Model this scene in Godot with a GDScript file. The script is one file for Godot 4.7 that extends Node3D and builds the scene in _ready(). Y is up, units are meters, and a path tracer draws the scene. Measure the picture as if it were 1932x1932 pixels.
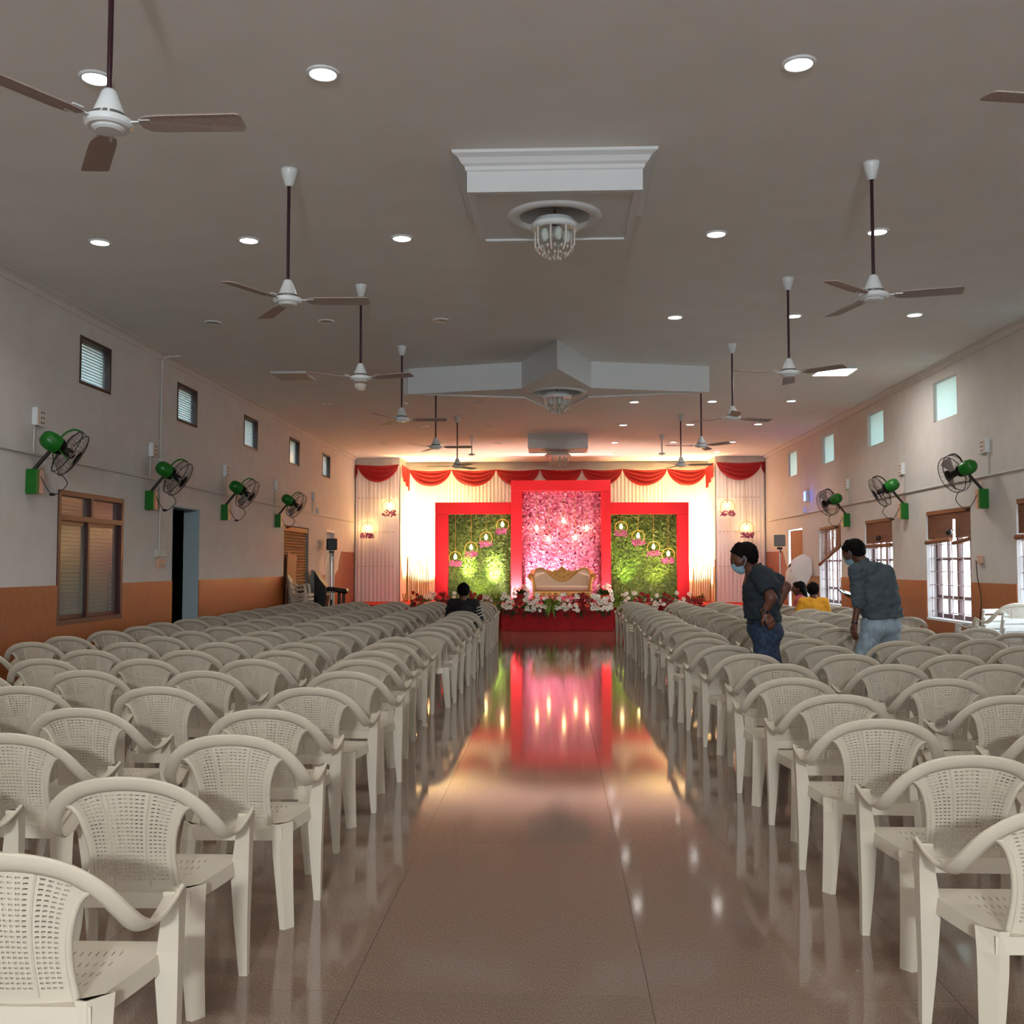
extends Node3D

# ---------------------------------------------------------------- room measures (metres, y up, the stage lies towards -z)
const XL := -5.53
const XR := 5.70
const CEIL := 4.5
const ZSTAGE := -28.0
const ZBACK := -29.35
const ZREAR := 6.0
const STAGE_Y := 0.53

var M := {}
var rng := RandomNumberGenerator.new()
var used := {}


func _ready() -> void:
	rng.seed = 7
	setup_view()
	make_materials()
	build_shell()
	build_entrance_lamp()
	build_ceiling_forms()
	build_left_openings()
	build_right_openings()
	build_stage()
	build_stage_lights()
	build_downlights()
	build_ceiling_fans()
	build_wall_fans()
	build_chairs()
	build_people()
	build_equipment()


func setup_view() -> void:
	var cam := Camera3D.new()
	cam.name = "camera"
	cam.fov = 53.13
	cam.near = 0.05
	cam.far = 200.0
	cam.position = Vector3(0, 1.52, 0)
	cam.rotation_degrees = Vector3(2.9926, 2.427, 0)
	cam.current = true
	add_child(cam)
	var env := Environment.new()
	env.background_mode = Environment.BG_SKY
	var sky_mat := ProceduralSkyMaterial.new()
	sky_mat.sky_top_color = Color(0.80, 0.88, 0.96)
	sky_mat.sky_horizon_color = Color(0.93, 0.96, 0.97)
	sky_mat.ground_horizon_color = Color(0.62, 0.62, 0.58)
	sky_mat.ground_bottom_color = Color(0.5, 0.49, 0.45)
	var sky := Sky.new()
	sky.sky_material = sky_mat
	env.sky = sky
	env.background_energy_multiplier = 7.0
	env.tonemap_mode = Environment.TONE_MAPPER_LINEAR
	env.tonemap_exposure = 2.45
	env.sdfgi_enabled = true
	env.ssao_enabled = true
	env.ssil_enabled = true
	var we := WorldEnvironment.new()
	we.name = "world_environment"
	we.environment = env
	add_child(we)


# ---------------------------------------------------------------- naming helpers
func numbered(called: String) -> String:
	var n: int = used.get(called, 0)
	used[called] = n + 1
	return called if n == 0 else "%s_%03d" % [called, n]


func tag(o: Node, label := "", category := "", group := "", kind := "") -> Node:
	if label != "":
		o.set_meta("label", label)
	if category != "":
		o.set_meta("category", category)
	if group != "":
		o.set_meta("group", group)
	if kind != "":
		o.set_meta("kind", kind)
	return o


func thing(called: String, label: String, category: String, at := Vector3.ZERO, turn := 0.0, group := "", kind := "") -> Node3D:
	var o := Node3D.new()
	o.name = numbered(called)
	o.position = at
	o.rotation.y = turn
	add_child(o)
	tag(o, label, category, group, kind)
	return o


func copy_of(o: Node3D, at: Vector3, turn: float, label := "", group := "") -> Node3D:
	var c: Node3D = o.duplicate()
	var base: String = o.get_meta("base_name", str(o.name))
	c.name = numbered(base)
	add_child(c)
	c.position = at
	c.rotation = Vector3(0, turn, 0)
	if label != "":
		c.set_meta("label", label)
	if group != "":
		c.set_meta("group", group)
	return c


func obj(called: String, st: SurfaceTool, mat: Material, parent: Node = null) -> MeshInstance3D:
	st.generate_normals()
	st.index()
	return inst(called, st.commit(), mat, parent)


func inst(called: String, mesh: Mesh, mat: Material, parent: Node = null) -> MeshInstance3D:
	var o := MeshInstance3D.new()
	o.mesh = mesh
	o.material_override = mat
	if parent == null:
		o.name = numbered(called)
		add_child(o)
	else:
		o.name = called
		parent.add_child(o, true)
	return o


func mesh_of(st: SurfaceTool) -> ArrayMesh:
	st.generate_normals()
	st.index()
	return st.commit()


func struct(called: String, st: SurfaceTool, mat: Material, label: String, category: String) -> MeshInstance3D:
	var o := obj(called, st, mat)
	tag(o, label, category, "", "structure")
	return o


# ---------------------------------------------------------------- shape helpers (corners run counter-clockwise seen from outside)
func mb() -> SurfaceTool:
	var st := SurfaceTool.new()
	st.begin(Mesh.PRIMITIVE_TRIANGLES)
	st.set_smooth_group(-1)
	return st


func tri(st: SurfaceTool, a: Vector3, b: Vector3, c: Vector3) -> void:
	st.add_vertex(a)
	st.add_vertex(c)
	st.add_vertex(b)


func quad(st: SurfaceTool, a: Vector3, b: Vector3, c: Vector3, d: Vector3) -> void:
	tri(st, a, b, c)
	tri(st, a, c, d)


func box(st: SurfaceTool, c: Vector3, s: Vector3, B := Basis.IDENTITY) -> void:
	st.set_smooth_group(-1)
	var h := s * 0.5
	var p := []
	for i in 8:
		p.append(c + B * Vector3(h.x if i & 1 else -h.x, h.y if i & 2 else -h.y, h.z if i & 4 else -h.z))
	quad(st, p[4], p[5], p[7], p[6])
	quad(st, p[1], p[0], p[2], p[3])
	quad(st, p[5], p[1], p[3], p[7])
	quad(st, p[0], p[4], p[6], p[2])
	quad(st, p[6], p[7], p[3], p[2])
	quad(st, p[0], p[1], p[5], p[4])


func span(st: SurfaceTool, a: Vector3, b: Vector3) -> void:
	var lo := a.min(b)
	var hi := a.max(b)
	box(st, (lo + hi) * 0.5, hi - lo)


# a box with chamfered edges
func cbox(st: SurfaceTool, c: Vector3, s: Vector3, b: float, B := Basis.IDENTITY) -> void:
	st.set_smooth_group(-1)
	var h := s * 0.5
	var g := h - Vector3(b, b, b)
	var ax := [Vector3.RIGHT, Vector3.UP, Vector3.BACK]
	for k in 3:
		var u: Vector3 = ax[(k + 1) % 3]
		var v: Vector3 = ax[(k + 2) % 3]
		var w: Vector3 = ax[k]
		for s1 in [-1.0, 1.0]:
			var o: Vector3 = w * h[k] * s1
			var a1: Vector3 = u * g[(k + 1) % 3]
			var a2: Vector3 = v * g[(k + 2) % 3]
			var q := [o - a1 - a2, o + a1 - a2, o + a1 + a2, o - a1 + a2]
			if s1 < 0:
				q.reverse()
			quad(st, c + B * q[0], c + B * q[1], c + B * q[2], c + B * q[3])
		for s1 in [-1.0, 1.0]:
			for s2 in [-1.0, 1.0]:
				var e1: Vector3 = u * h[(k + 1) % 3] * s1 + v * g[(k + 2) % 3] * s2
				var e2: Vector3 = u * g[(k + 1) % 3] * s1 + v * h[(k + 2) % 3] * s2
				var l: Vector3 = w * g[k]
				if s1 * s2 > 0:
					quad(st, c + B * (e1 - l), c + B * (e2 - l), c + B * (e2 + l), c + B * (e1 + l))
				else:
					quad(st, c + B * (e2 - l), c + B * (e1 - l), c + B * (e1 + l), c + B * (e2 + l))
	for sx in [-1.0, 1.0]:
		for sy in [-1.0, 1.0]:
			for sz in [-1.0, 1.0]:
				var a := Vector3(h.x * sx, g.y * sy, g.z * sz)
				var d := Vector3(g.x * sx, h.y * sy, g.z * sz)
				var e := Vector3(g.x * sx, g.y * sy, h.z * sz)
				if sx * sy * sz > 0:
					tri(st, c + B * a, c + B * d, c + B * e)
				else:
					tri(st, c + B * a, c + B * e, c + B * d)


# rings: arrays of equally many points, counter-clockwise seen from the end that the rings run towards
func loft(st: SurfaceTool, rings: Array, smooth := true, cap_a := true, cap_b := true, closed := true, crease := -1) -> void:
	# crease: number of ring points after which a hard edge runs along the loft, from the second point on
	var n: int = rings[0].size()
	st.set_smooth_group(1 if smooth else -1)
	for i in rings.size() - 1:
		var a: Array = rings[i]
		var b: Array = rings[i + 1]
		for j in (n if closed else n - 1):
			var k := (j + 1) % n
			if crease > 0:
				st.set_smooth_group(2 if j < 2 or j > 8 else (3 if j < 6 else 4))
			quad(st, a[j], a[k], b[k], b[j])
	st.set_smooth_group(-1)
	if cap_a:
		var a: Array = rings[0]
		for j in range(1, n - 1):
			tri(st, a[0], a[j + 1], a[j])
	if cap_b:
		var b: Array = rings[rings.size() - 1]
		for j in range(1, n - 1):
			tri(st, b[0], b[j], b[j + 1])


func tube(st: SurfaceTool, pts: Array, r, n := 8, caps := true) -> void:
	var rings := []
	var up := Vector3.UP
	for i in pts.size():
		var t: Vector3 = (pts[min(i + 1, pts.size() - 1)] - pts[max(i - 1, 0)]).normalized()
		if i == 0 and absf(t.dot(up)) > 0.9:
			up = Vector3.RIGHT
		var x := up.cross(t).normalized()
		var y := t.cross(x)
		up = y
		var rad: float = r[i] if r is Array else r
		var ring := []
		for k in n:
			var a := TAU * k / n
			ring.append(pts[i] + (x * cos(a) + y * sin(a)) * rad)
		rings.append(ring)
	loft(st, rings, true, caps, caps)


# profile of Vector2(radius, height) from the bottom up; crisp keeps a hard edge between segments
func lathe(st: SurfaceTool, prof: Array, n: int, xf := Transform3D.IDENTITY, crisp := true) -> void:
	for i in prof.size() - 1:
		var a: Vector2 = prof[i]
		var b: Vector2 = prof[i + 1]
		st.set_smooth_group(2 + i if crisp else 1)
		for k in n:
			var t0 := TAU * k / n
			var t1 := TAU * (k + 1) / n
			var p := xf * Vector3(cos(t0) * a.x, a.y, -sin(t0) * a.x)
			var q := xf * Vector3(cos(t1) * a.x, a.y, -sin(t1) * a.x)
			var u := xf * Vector3(cos(t1) * b.x, b.y, -sin(t1) * b.x)
			var w := xf * Vector3(cos(t0) * b.x, b.y, -sin(t0) * b.x)
			if a.x > 1e-5:
				tri(st, p, q, u)
			if b.x > 1e-5:
				tri(st, p, u, w)
	st.set_smooth_group(-1)


func ball(st: SurfaceTool, c: Vector3, r: Vector3, n := 10, rows := 6, B := Basis.IDENTITY) -> void:
	var prof := []
	for i in rows + 1:
		var a := -PI / 2 + PI * i / rows
		prof.append(Vector2(maxf(cos(a), 0.0), sin(a)))
	prof[0].x = 0.0
	prof[rows].x = 0.0
	lathe(st, prof, n, Transform3D(B * Basis.from_scale(r), c), false)


# flat outline in xy, counter-clockwise, pushed out from z0 to z1
func prism(st: SurfaceTool, poly: PackedVector2Array, z0: float, z1: float, xf := Transform3D.IDENTITY) -> void:
	st.set_smooth_group(-1)
	var idx := Geometry2D.triangulate_polygon(poly)
	for i in range(0, idx.size(), 3):
		var a := poly[idx[i]]
		var b := poly[idx[i + 1]]
		var c := poly[idx[i + 2]]
		if (b - a).cross(c - a) < 0:
			var t := b
			b = c
			c = t
		tri(st, xf * Vector3(a.x, a.y, z1), xf * Vector3(b.x, b.y, z1), xf * Vector3(c.x, c.y, z1))
		tri(st, xf * Vector3(a.x, a.y, z0), xf * Vector3(c.x, c.y, z0), xf * Vector3(b.x, b.y, z0))
	for i in poly.size():
		var a := poly[i]
		var b := poly[(i + 1) % poly.size()]
		quad(st, xf * Vector3(a.x, a.y, z0), xf * Vector3(b.x, b.y, z0), xf * Vector3(b.x, b.y, z1), xf * Vector3(a.x, a.y, z1))


func sheet(st: SurfaceTool, nu: int, nv: int, f: Callable, smooth := true) -> void:
	st.set_smooth_group(1 if smooth else -1)
	var rows := []
	for j in nv + 1:
		var row := []
		for i in nu + 1:
			row.append(f.call(float(i) / nu, float(j) / nv))
		rows.append(row)
	for j in nv:
		for i in nu:
			quad(st, rows[j][i], rows[j][i + 1], rows[j + 1][i + 1], rows[j + 1][i])
	st.set_smooth_group(-1)


func curve_points(ctrl: Array, per: int) -> Array:
	var out := []
	for i in ctrl.size() - 1:
		var p0: Vector3 = ctrl[max(i - 1, 0)]
		var p1: Vector3 = ctrl[i]
		var p2: Vector3 = ctrl[i + 1]
		var p3: Vector3 = ctrl[min(i + 2, ctrl.size() - 1)]
		for k in per:
			out.append(p1.cubic_interpolate(p2, p0, p3, float(k) / per))
	out.append(ctrl[ctrl.size() - 1])
	return out


# a wall in a plane of constant x, between z0 and z1, with rectangular holes [zlo, zhi, ylo, yhi]
func wall_x(st: SurfaceTool, x0: float, x1: float, z0: float, z1: float, y0: float, y1: float, holes: Array) -> void:
	var cuts := [z0, z1]
	for h in holes:
		cuts.append(h[0])
		cuts.append(h[1])
	cuts.sort()
	for i in cuts.size() - 1:
		var a: float = cuts[i]
		var b: float = cuts[i + 1]
		if b - a < 1e-4 or b <= z0 or a >= z1:
			continue
		var spans := []
		for h in holes:
			if h[0] < b - 1e-4 and h[1] > a + 1e-4:
				spans.append([h[2], h[3]])
		spans.sort_custom(func(p, q): return p[0] < q[0])
		var y := y0
		for s in spans:
			if minf(s[0], y1) > y + 1e-4:
				span(st, Vector3(x0, y, a), Vector3(x1, minf(s[0], y1), b))
			y = maxf(y, s[1])
		if y < y1 - 1e-4:
			span(st, Vector3(x0, y, a), Vector3(x1, y1, b))


# ---------------------------------------------------------------- materials
func mat(c: Color, rough := 0.7, metal := 0.0, spec := 0.5) -> StandardMaterial3D:
	var m := StandardMaterial3D.new()
	m.albedo_color = c
	m.roughness = rough
	m.metallic = metal
	m.metallic_specular = spec
	return m


func noise_tex(seed_: int, freq: float, a: Color, b: Color, octaves := 4, size := 512, mid := 0.5) -> NoiseTexture2D:
	var n := FastNoiseLite.new()
	n.seed = seed_
	n.frequency = freq
	n.fractal_octaves = octaves
	var g := Gradient.new()
	g.set_color(0, a)
	g.set_color(1, b)
	g.set_offset(0, clampf(mid - 0.35, 0, 1))
	g.set_offset(1, clampf(mid + 0.35, 0, 1))
	var t := NoiseTexture2D.new()
	t.width = size
	t.height = size
	t.seamless = true
	t.noise = n
	t.color_ramp = g
	return t


func grained(m: StandardMaterial3D, tex: Texture2D, scale_: Vector3) -> StandardMaterial3D:
	m.albedo_texture = tex
	m.uv1_triplanar = true
	m.uv1_world_triplanar = true
	m.uv1_scale = scale_
	return m


func glow(c: Color, energy: float) -> StandardMaterial3D:
	var m := mat(c, 0.4)
	m.emission_enabled = true
	m.emission = c
	m.emission_energy_multiplier = energy
	return m


func make_materials() -> void:
	M.wall = grained(mat(Color(1, 1, 1), 0.75), noise_tex(3, 0.01, Color(0.80, 0.785, 0.77), Color(0.82, 0.81, 0.80), 5), Vector3(0.4, 0.4, 0.4))
	M.ceiling = grained(mat(Color(1, 1, 1), 0.9), noise_tex(4, 0.008, Color(0.885, 0.885, 0.875), Color(0.90, 0.90, 0.895), 5), Vector3(0.3, 0.3, 0.3))
	M.plaster = mat(Color(0.84, 0.86, 0.87), 0.6)
	M.wainscot = grained(mat(Color(1, 1, 1), 0.38), noise_tex(5, 0.02, Color(0.52, 0.27, 0.105), Color(0.61, 0.335, 0.14), 5), Vector3(3.0, 0.5, 3.0))
	for k in 3:
		var f := mat([Color(1, 1, 1), Color(0.98, 0.975, 0.97), Color(0.975, 0.985, 0.99)][k], 1.0, 0.0, 0.55)
		grained(f, noise_tex(11 + k, 0.22, Color(0.39, 0.315, 0.265), Color(0.595, 0.51, 0.455), 3, 512), Vector3(1.9, 1.9, 0.6))
		f.uv1_offset = Vector3(0.37 * k, 0, 0.21 * k)
		f.roughness = 0.075
		M["floor%d" % k] = f
	M.joint = mat(Color(0.33, 0.27, 0.23), 0.6)
	M.chair = mat(Color(0.755, 0.72, 0.65), 0.38, 0.0, 0.5)
	M.chair_white = mat(Color(0.80, 0.79, 0.76), 0.38)
	M.dark_wood = mat(Color(0.17, 0.085, 0.06), 0.35)
	M.red_wood = mat(Color(0.25, 0.085, 0.07), 0.4)
	M.slat_white = mat(Color(0.74, 0.78, 0.76), 0.7)
	M.slat_tan = mat(Color(0.56, 0.50, 0.42), 0.7)
	M.reveal_blue = mat(Color(0.64, 0.72, 0.75), 0.7)
	M.dark = mat(Color(0.05, 0.05, 0.055), 0.6)
	M.black = mat(Color(0.035, 0.033, 0.035), 0.45)
	M.glass = glass_mat(Color(0.85, 0.9, 0.9, 0.08))
	var fr := mat(Color(0.84, 0.91, 0.89), 0.8)
	fr.backlight_enabled = true
	fr.backlight = Color(0.62, 0.66, 0.65)
	M.frosted = fr
	M.bar_pink = mat(Color(0.74, 0.66, 0.66), 0.45)
	M.bamboo = grained(mat(Color(1, 1, 1), 0.6), noise_tex(21, 0.03, Color(0.42, 0.24, 0.14), Color(0.60, 0.38, 0.24), 4), Vector3(2, 8, 2))
	M.bamboo_gold = grained(mat(Color(1, 1, 1), 0.55), noise_tex(22, 0.03, Color(0.60, 0.38, 0.18), Color(0.78, 0.54, 0.28), 4), Vector3(2, 8, 2))
	M.ply = grained(mat(Color(1, 1, 1), 0.6), noise_tex(23, 0.02, Color(0.62, 0.40, 0.26), Color(0.72, 0.50, 0.34), 4), Vector3(3, 0.5, 3))
	M.pvc = mat(Color(0.80, 0.79, 0.77), 0.5)
	M.pinkish = mat(Color(0.82, 0.66, 0.58), 0.5)
	M.green_paint = mat(Color(0.06, 0.42, 0.09), 0.35)
	M.steel_dark = mat(Color(0.11, 0.085, 0.075), 0.45, 0.2)
	M.wire = mat(Color(0.17, 0.155, 0.15), 0.4, 0.4)
	M.fan_white = mat(Color(0.86, 0.89, 0.90), 0.25)
	M.fan_blade = grained(mat(Color(1, 1, 1), 0.5), noise_tex(25, 0.02, Color(0.57, 0.51, 0.485), Color(0.66, 0.60, 0.575), 5), Vector3(5, 5, 5))
	M.fan_rod = mat(Color(0.20, 0.08, 0.13), 0.3, 0.1)
	M.fan_band = mat(Color(0.45, 0.47, 0.47), 0.25, 0.6)
	M.led = glow(Color(1.0, 0.99, 0.97), 6.0)
	M.led_off = mat(Color(0.70, 0.66, 0.62), 0.4)
	M.brass = mat(Color(0.62, 0.55, 0.45), 0.3, 0.8)
	M.crystal = glass_mat(Color(0.95, 0.93, 0.9, 0.45))
	M.drape = mat(Color(0.93, 0.91, 0.90), 0.85)
	M.drape.backlight_enabled = true
	M.drape.backlight = Color(0.2, 0.2, 0.2)
	M.strap = mat(Color(0.80, 0.76, 0.76), 0.8)
	M.red_cloth = grained(mat(Color(1, 1, 1), 0.75), noise_tex(31, 0.05, Color(0.74, 0.03, 0.10), Color(0.80, 0.05, 0.125), 3), Vector3(1, 1, 1))
	M.red_skirt = grained(mat(Color(1, 1, 1), 0.8), noise_tex(32, 0.03, Color(0.62, 0.02, 0.05), Color(0.70, 0.04, 0.07), 3), Vector3(1, 0.4, 1))
	M.swag = mat(Color(0.60, 0.015, 0.06), 0.6)
	M.swag.rim_enabled = true
	M.swag.rim = 0.15
	M.swag.rim_tint = 0.7
	M.carpet = grained(mat(Color(1, 1, 1), 0.95), noise_tex(33, 0.06, Color(0.70, 0.09, 0.10), Color(0.80, 0.15, 0.14), 4), Vector3(2, 2, 2))
	M.leaf = mat(Color(1, 1, 1), 0.6)
	M.leaf.vertex_color_use_as_albedo = true
	M.petal = mat(Color(1, 1, 1), 0.7)
	M.petal.vertex_color_use_as_albedo = true
	M.white_flower = mat(Color(0.93, 0.92, 0.88), 0.7)
	M.yellow_eye = mat(Color(0.70, 0.66, 0.25), 0.7)
	M.red_flower = mat(Color(0.55, 0.03, 0.06), 0.7)
	M.mauve = mat(Color(0.62, 0.30, 0.50), 0.7)
	M.mauve_board = mat(Color(0.62, 0.16, 0.32), 0.8)
	M.green_leaf = mat(Color(0.16, 0.30, 0.09), 0.55)
	M.lime_leaf = mat(Color(0.45, 0.58, 0.16), 0.55)
	M.bark = mat(Color(0.27, 0.20, 0.10), 0.8)
	M.gold = mat(Color(0.76, 0.60, 0.32), 0.35, 0.55)
	M.cream_leather = mat(Color(0.82, 0.77, 0.68), 0.5)
	M.bamboo_stick = mat(Color(0.62, 0.50, 0.22), 0.6)
	M.bulb = glow(Color(1.0, 0.86, 0.58), 9.0)
	M.pot = mat(Color(0.70, 0.32, 0.10), 0.5)
	M.par = glow(Color(1.0, 0.9, 0.7), 8.0)
	M.chrome = mat(Color(0.80, 0.80, 0.82), 0.2, 0.9)
	M.grey_box = mat(Color(0.50, 0.52, 0.50), 0.5)
	M.umbrella = mat(Color(0.90, 0.90, 0.90), 0.7)
	M.umbrella.backlight_enabled = true
	M.umbrella.backlight = Color(0.5, 0.5, 0.5)
	M.blue_led = glow(Color(0.25, 0.4, 1.0), 6.0)
	M.skin = mat(Color(0.36, 0.21, 0.15), 0.5)
	M.skin.subsurf_scatter_enabled = true
	M.skin.subsurf_scatter_strength = 0.1
	M.hair = mat(Color(0.025, 0.02, 0.018), 0.75, 0.0, 0.25)
	M.mask = mat(Color(0.50, 0.64, 0.70), 0.8)
	M.shirt_navy = grained(mat(Color(1, 1, 1), 0.85), noise_tex(41, 0.06, Color(0.045, 0.075, 0.11), Color(0.13, 0.19, 0.235), 4), Vector3(3, 3, 3))
	M.shirt_slate = grained(mat(Color(1, 1, 1), 0.85), noise_tex(42, 0.05, Color(0.22, 0.265, 0.30), Color(0.275, 0.325, 0.355), 4), Vector3(3, 3, 3))
	M.jeans_dark = grained(mat(Color(1, 1, 1), 0.85), noise_tex(43, 0.03, Color(0.06, 0.10, 0.18), Color(0.17, 0.26, 0.37), 4), Vector3(2, 1, 2))
	M.jeans_light = grained(mat(Color(1, 1, 1), 0.85), noise_tex(44, 0.03, Color(0.50, 0.57, 0.62), Color(0.60, 0.67, 0.72), 4), Vector3(2, 1, 2))
	M.cloth_black = mat(Color(0.06, 0.05, 0.055), 0.85)
	M.cloth_yellow = mat(Color(0.83, 0.58, 0.10), 0.8)
	M.cloth_pink = mat(Color(0.74, 0.30, 0.40), 0.8)
	M.cloth_print = grained(mat(Color(1, 1, 1), 0.85), noise_tex(45, 0.09, Color(0.05, 0.045, 0.06), Color(0.55, 0.52, 0.55), 2, 512, 0.68), Vector3(3, 3, 3))
	M.strip_white = mat(Color(0.72, 0.70, 0.64), 0.8)
	M.screen = glow(Color(0.72, 0.85, 0.82), 0.8)
	M.concrete = mat(Color(0.60, 0.59, 0.55), 0.9)


func glass_mat(c: Color) -> StandardMaterial3D:
	var m := mat(c, 0.15, 0.0, 0.35)
	m.transparency = BaseMaterial3D.TRANSPARENCY_ALPHA
	return m


# ---------------------------------------------------------------- the hall
const L_HIGH := [-12.01, -15.09, -18.31, -21.43, -24.45]
const R_HIGH := [-12.0, -15.15, -18.40, -21.58, -24.80]
const R_WIN := [[-12.92, -11.22], [-16.0, -14.31], [-19.13, -17.60], [-22.40, -20.72]]


func left_holes() -> Array:
	var h := []
	for c in L_HIGH:
		h.append([c - 0.42, c + 0.42, 3.64, 4.21])
	h.append([-12.87, -11.15, 0.85, 2.37])
	h.append([-15.68, -14.57, -0.02, 2.38])
	h.append([-22.75, -20.65, -0.02, 2.35])
	h.append([-25.43, -24.48, -0.02, 2.37])
	return h


func right_holes() -> Array:
	var h := []
	for c in R_HIGH:
		h.append([c - 0.45, c + 0.45, 3.67, 4.26])
	for w in R_WIN:
		h.append([w[0], w[1], 0.73, 2.34])
	h.append([-25.37, -23.90, -0.02, 2.39])
	return h


func build_shell() -> void:
	# floor of large polished stone slabs
	var base := mb()
	span(base, Vector3(XL - 0.24, -0.2, ZBACK - 0.2), Vector3(XR + 0.24, -0.004, ZREAR + 0.2))
	var floor_ := struct("floor", base, M.joint, "polished brown stone slab floor of the hall with dark joints", "floor")
	var xs := [XL]
	var x := 0.33 - 1.07 * 5
	while x < XR - 0.05:
		xs.append(x)
		x += 1.07
	xs.append(XR)
	var zs := [ZREAR]
	var z := -11.6 + 1.97 * 8
	while z > -25.6:
		zs.append(z)
		z -= 1.97
	zs.append(-26.0)
	var cache := {}
	var k := 0
	for i in xs.size() - 1:
		for j in zs.size() - 1:
			var w: float = xs[i + 1] - xs[i] - 0.002
			var l: float = zs[j] - zs[j + 1] - 0.002
			if w < 0.05 or l < 0.05:
				continue
			var key := "%.3f %.3f" % [w, l]
			if not cache.has(key):
				var s := mb()
				box(s, Vector3(0, -0.01, 0), Vector3(w, 0.02, l))
				cache[key] = mesh_of(s)
			var o := inst("slab", cache[key], M["floor%d" % rng.randi_range(0, 2)], floor_)
			o.position = Vector3((xs[i] + xs[i + 1]) * 0.5, 0, (zs[j] + zs[j + 1]) * 0.5)
			k += 1
	# walls
	var st := mb()
	wall_x(st, XL - 0.24, XL, ZBACK - 0.2, ZREAR + 0.2, 0, CEIL, left_holes())
	struct("wall_left", st, M.wall, "off-white long side wall with the sliding window and small dark-framed windows", "wall")
	st = mb()
	wall_x(st, XR, XR + 0.24, ZBACK - 0.2, ZREAR + 0.2, 0, CEIL, right_holes())
	struct("wall_right", st, M.wall, "off-white long side wall with the barred windows", "wall")
	st = mb()
	span(st, Vector3(XL, 0, ZBACK - 0.2), Vector3(XR, CEIL, ZBACK))
	span(st, Vector3(XL, 0, ZBACK), Vector3(-4.30, CEIL, ZSTAGE - 0.05))
	span(st, Vector3(4.36, 0, ZBACK), Vector3(XR, CEIL, ZSTAGE - 0.05))
	struct("wall_back", st, M.wall, "cream end wall behind the stage with a shallow recess", "wall")
	st = mb()
	span(st, Vector3(XL, 0, ZREAR), Vector3(-1.3, CEIL, ZREAR + 0.2))
	span(st, Vector3(1.3, 0, ZREAR), Vector3(XR, CEIL, ZREAR + 0.2))
	span(st, Vector3(-1.3, 2.4, ZREAR), Vector3(1.3, CEIL, ZREAR + 0.2))
	struct("wall_rear", st, M.wall, "off-white entrance wall with a tall open doorway", "wall")
	st = mb()
	span(st, Vector3(XL - 0.24, CEIL, ZBACK - 0.2), Vector3(XR + 0.24, CEIL + 0.2, ZREAR + 0.2))
	struct("ceiling", st, M.ceiling, "flat pale grey plaster ceiling of the hall", "ceiling")
	# covered passage along the left side, closed and unlit
	st = mb()
	span(st, Vector3(-8.2, -0.2, ZBACK - 0.4), Vector3(-8.0, 3.1, ZREAR + 0.4))
	span(st, Vector3(-8.2, 3.0, ZBACK - 0.4), Vector3(XL - 0.24, 3.1, ZREAR + 0.4))
	span(st, Vector3(-8.2, -0.2, ZBACK - 0.4), Vector3(XL - 0.24, 3.0, ZBACK - 0.2))
	span(st, Vector3(-8.2, -0.2, ZREAR + 0.2), Vector3(XL - 0.24, 3.0, ZREAR + 0.4))
	span(st, Vector3(-8.2, -0.2, ZBACK - 0.4), Vector3(XL - 0.24, -0.02, ZREAR + 0.4))
	struct("wall_passage", st, M.concrete, "dark closed passage behind the open doorway", "passage")
	st = mb()
	span(st, Vector3(-60, -0.35, -80), Vector3(60, -0.25, 60))
	struct("ground", st, M.concrete, "pale concrete yard outside the windows", "ground")
	# wood-look dado along both side walls
	var t := 0.012
	st = mb()
	wall_x(st, XL, XL + t, -24.40, ZREAR, 0, 1.30, left_holes())
	prism(st, PackedVector2Array([Vector2(25.45, 0.0), Vector2(27.95, 0.0), Vector2(27.95, 1.88), Vector2(26.3, 1.88), Vector2(26.0, 1.6), Vector2(25.95, 1.45), Vector2(25.45, 1.25)]), 0, t, Transform3D(Basis(Vector3(0, 0, -1), Vector3.UP, Vector3(1, 0, 0)), Vector3(XL, 0, 0)))
	struct("trim_1", st, M.wainscot, "orange-brown wood-grain dado under the sliding window", "wall panelling")
	st = mb()
	wall_x(st, XR - t, XR, -23.88, ZREAR, 0, 1.29, right_holes())
	prism(st, PackedVector2Array([Vector2(25.5, 0.0), Vector2(27.95, 0.0), Vector2(27.95, 1.88), Vector2(26.0, 1.88), Vector2(25.5, 1.45)]), 0, t, Transform3D(Basis(Vector3(0, 0, -1), Vector3.UP, Vector3(1, 0, 0)), Vector3(XR - t, 0, 0)))
	struct("trim_2", st, M.wainscot, "orange-brown wood-grain dado between the barred windows", "wall panelling")
	# coved cornice under the ceiling
	for s in [-1, 1]:
		st = mb()
		var xw: float = XL if s < 0 else XR
		var prof := [Vector2(0, -0.09), Vector2(0.012, -0.09), Vector2(0.014, -0.07), Vector2(0.03, -0.04), Vector2(0.06, -0.02), Vector2(0.085, -0.014), Vector2(0.085, 0)]
		for i in prof.size() - 1:
			var a: Vector2 = prof[i]
			var b: Vector2 = prof[i + 1]
			var p0 := Vector3(xw - s * a.x, CEIL + a.y, ZREAR)
			var p1 := Vector3(xw - s * a.x, CEIL + a.y, ZSTAGE)
			var q0 := Vector3(xw - s * b.x, CEIL + b.y, ZREAR)
			var q1 := Vector3(xw - s * b.x, CEIL + b.y, ZSTAGE)
			if s < 0:
				quad(st, p0, p1, q1, q0)
			else:
				quad(st, p1, p0, q0, q1)
		struct("trim_%d" % (3 if s < 0 else 4), st, M.wall, "narrow coved plaster cornice above the %s wall" % ("sliding-window" if s < 0 else "barred-window"), "cornice")


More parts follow.
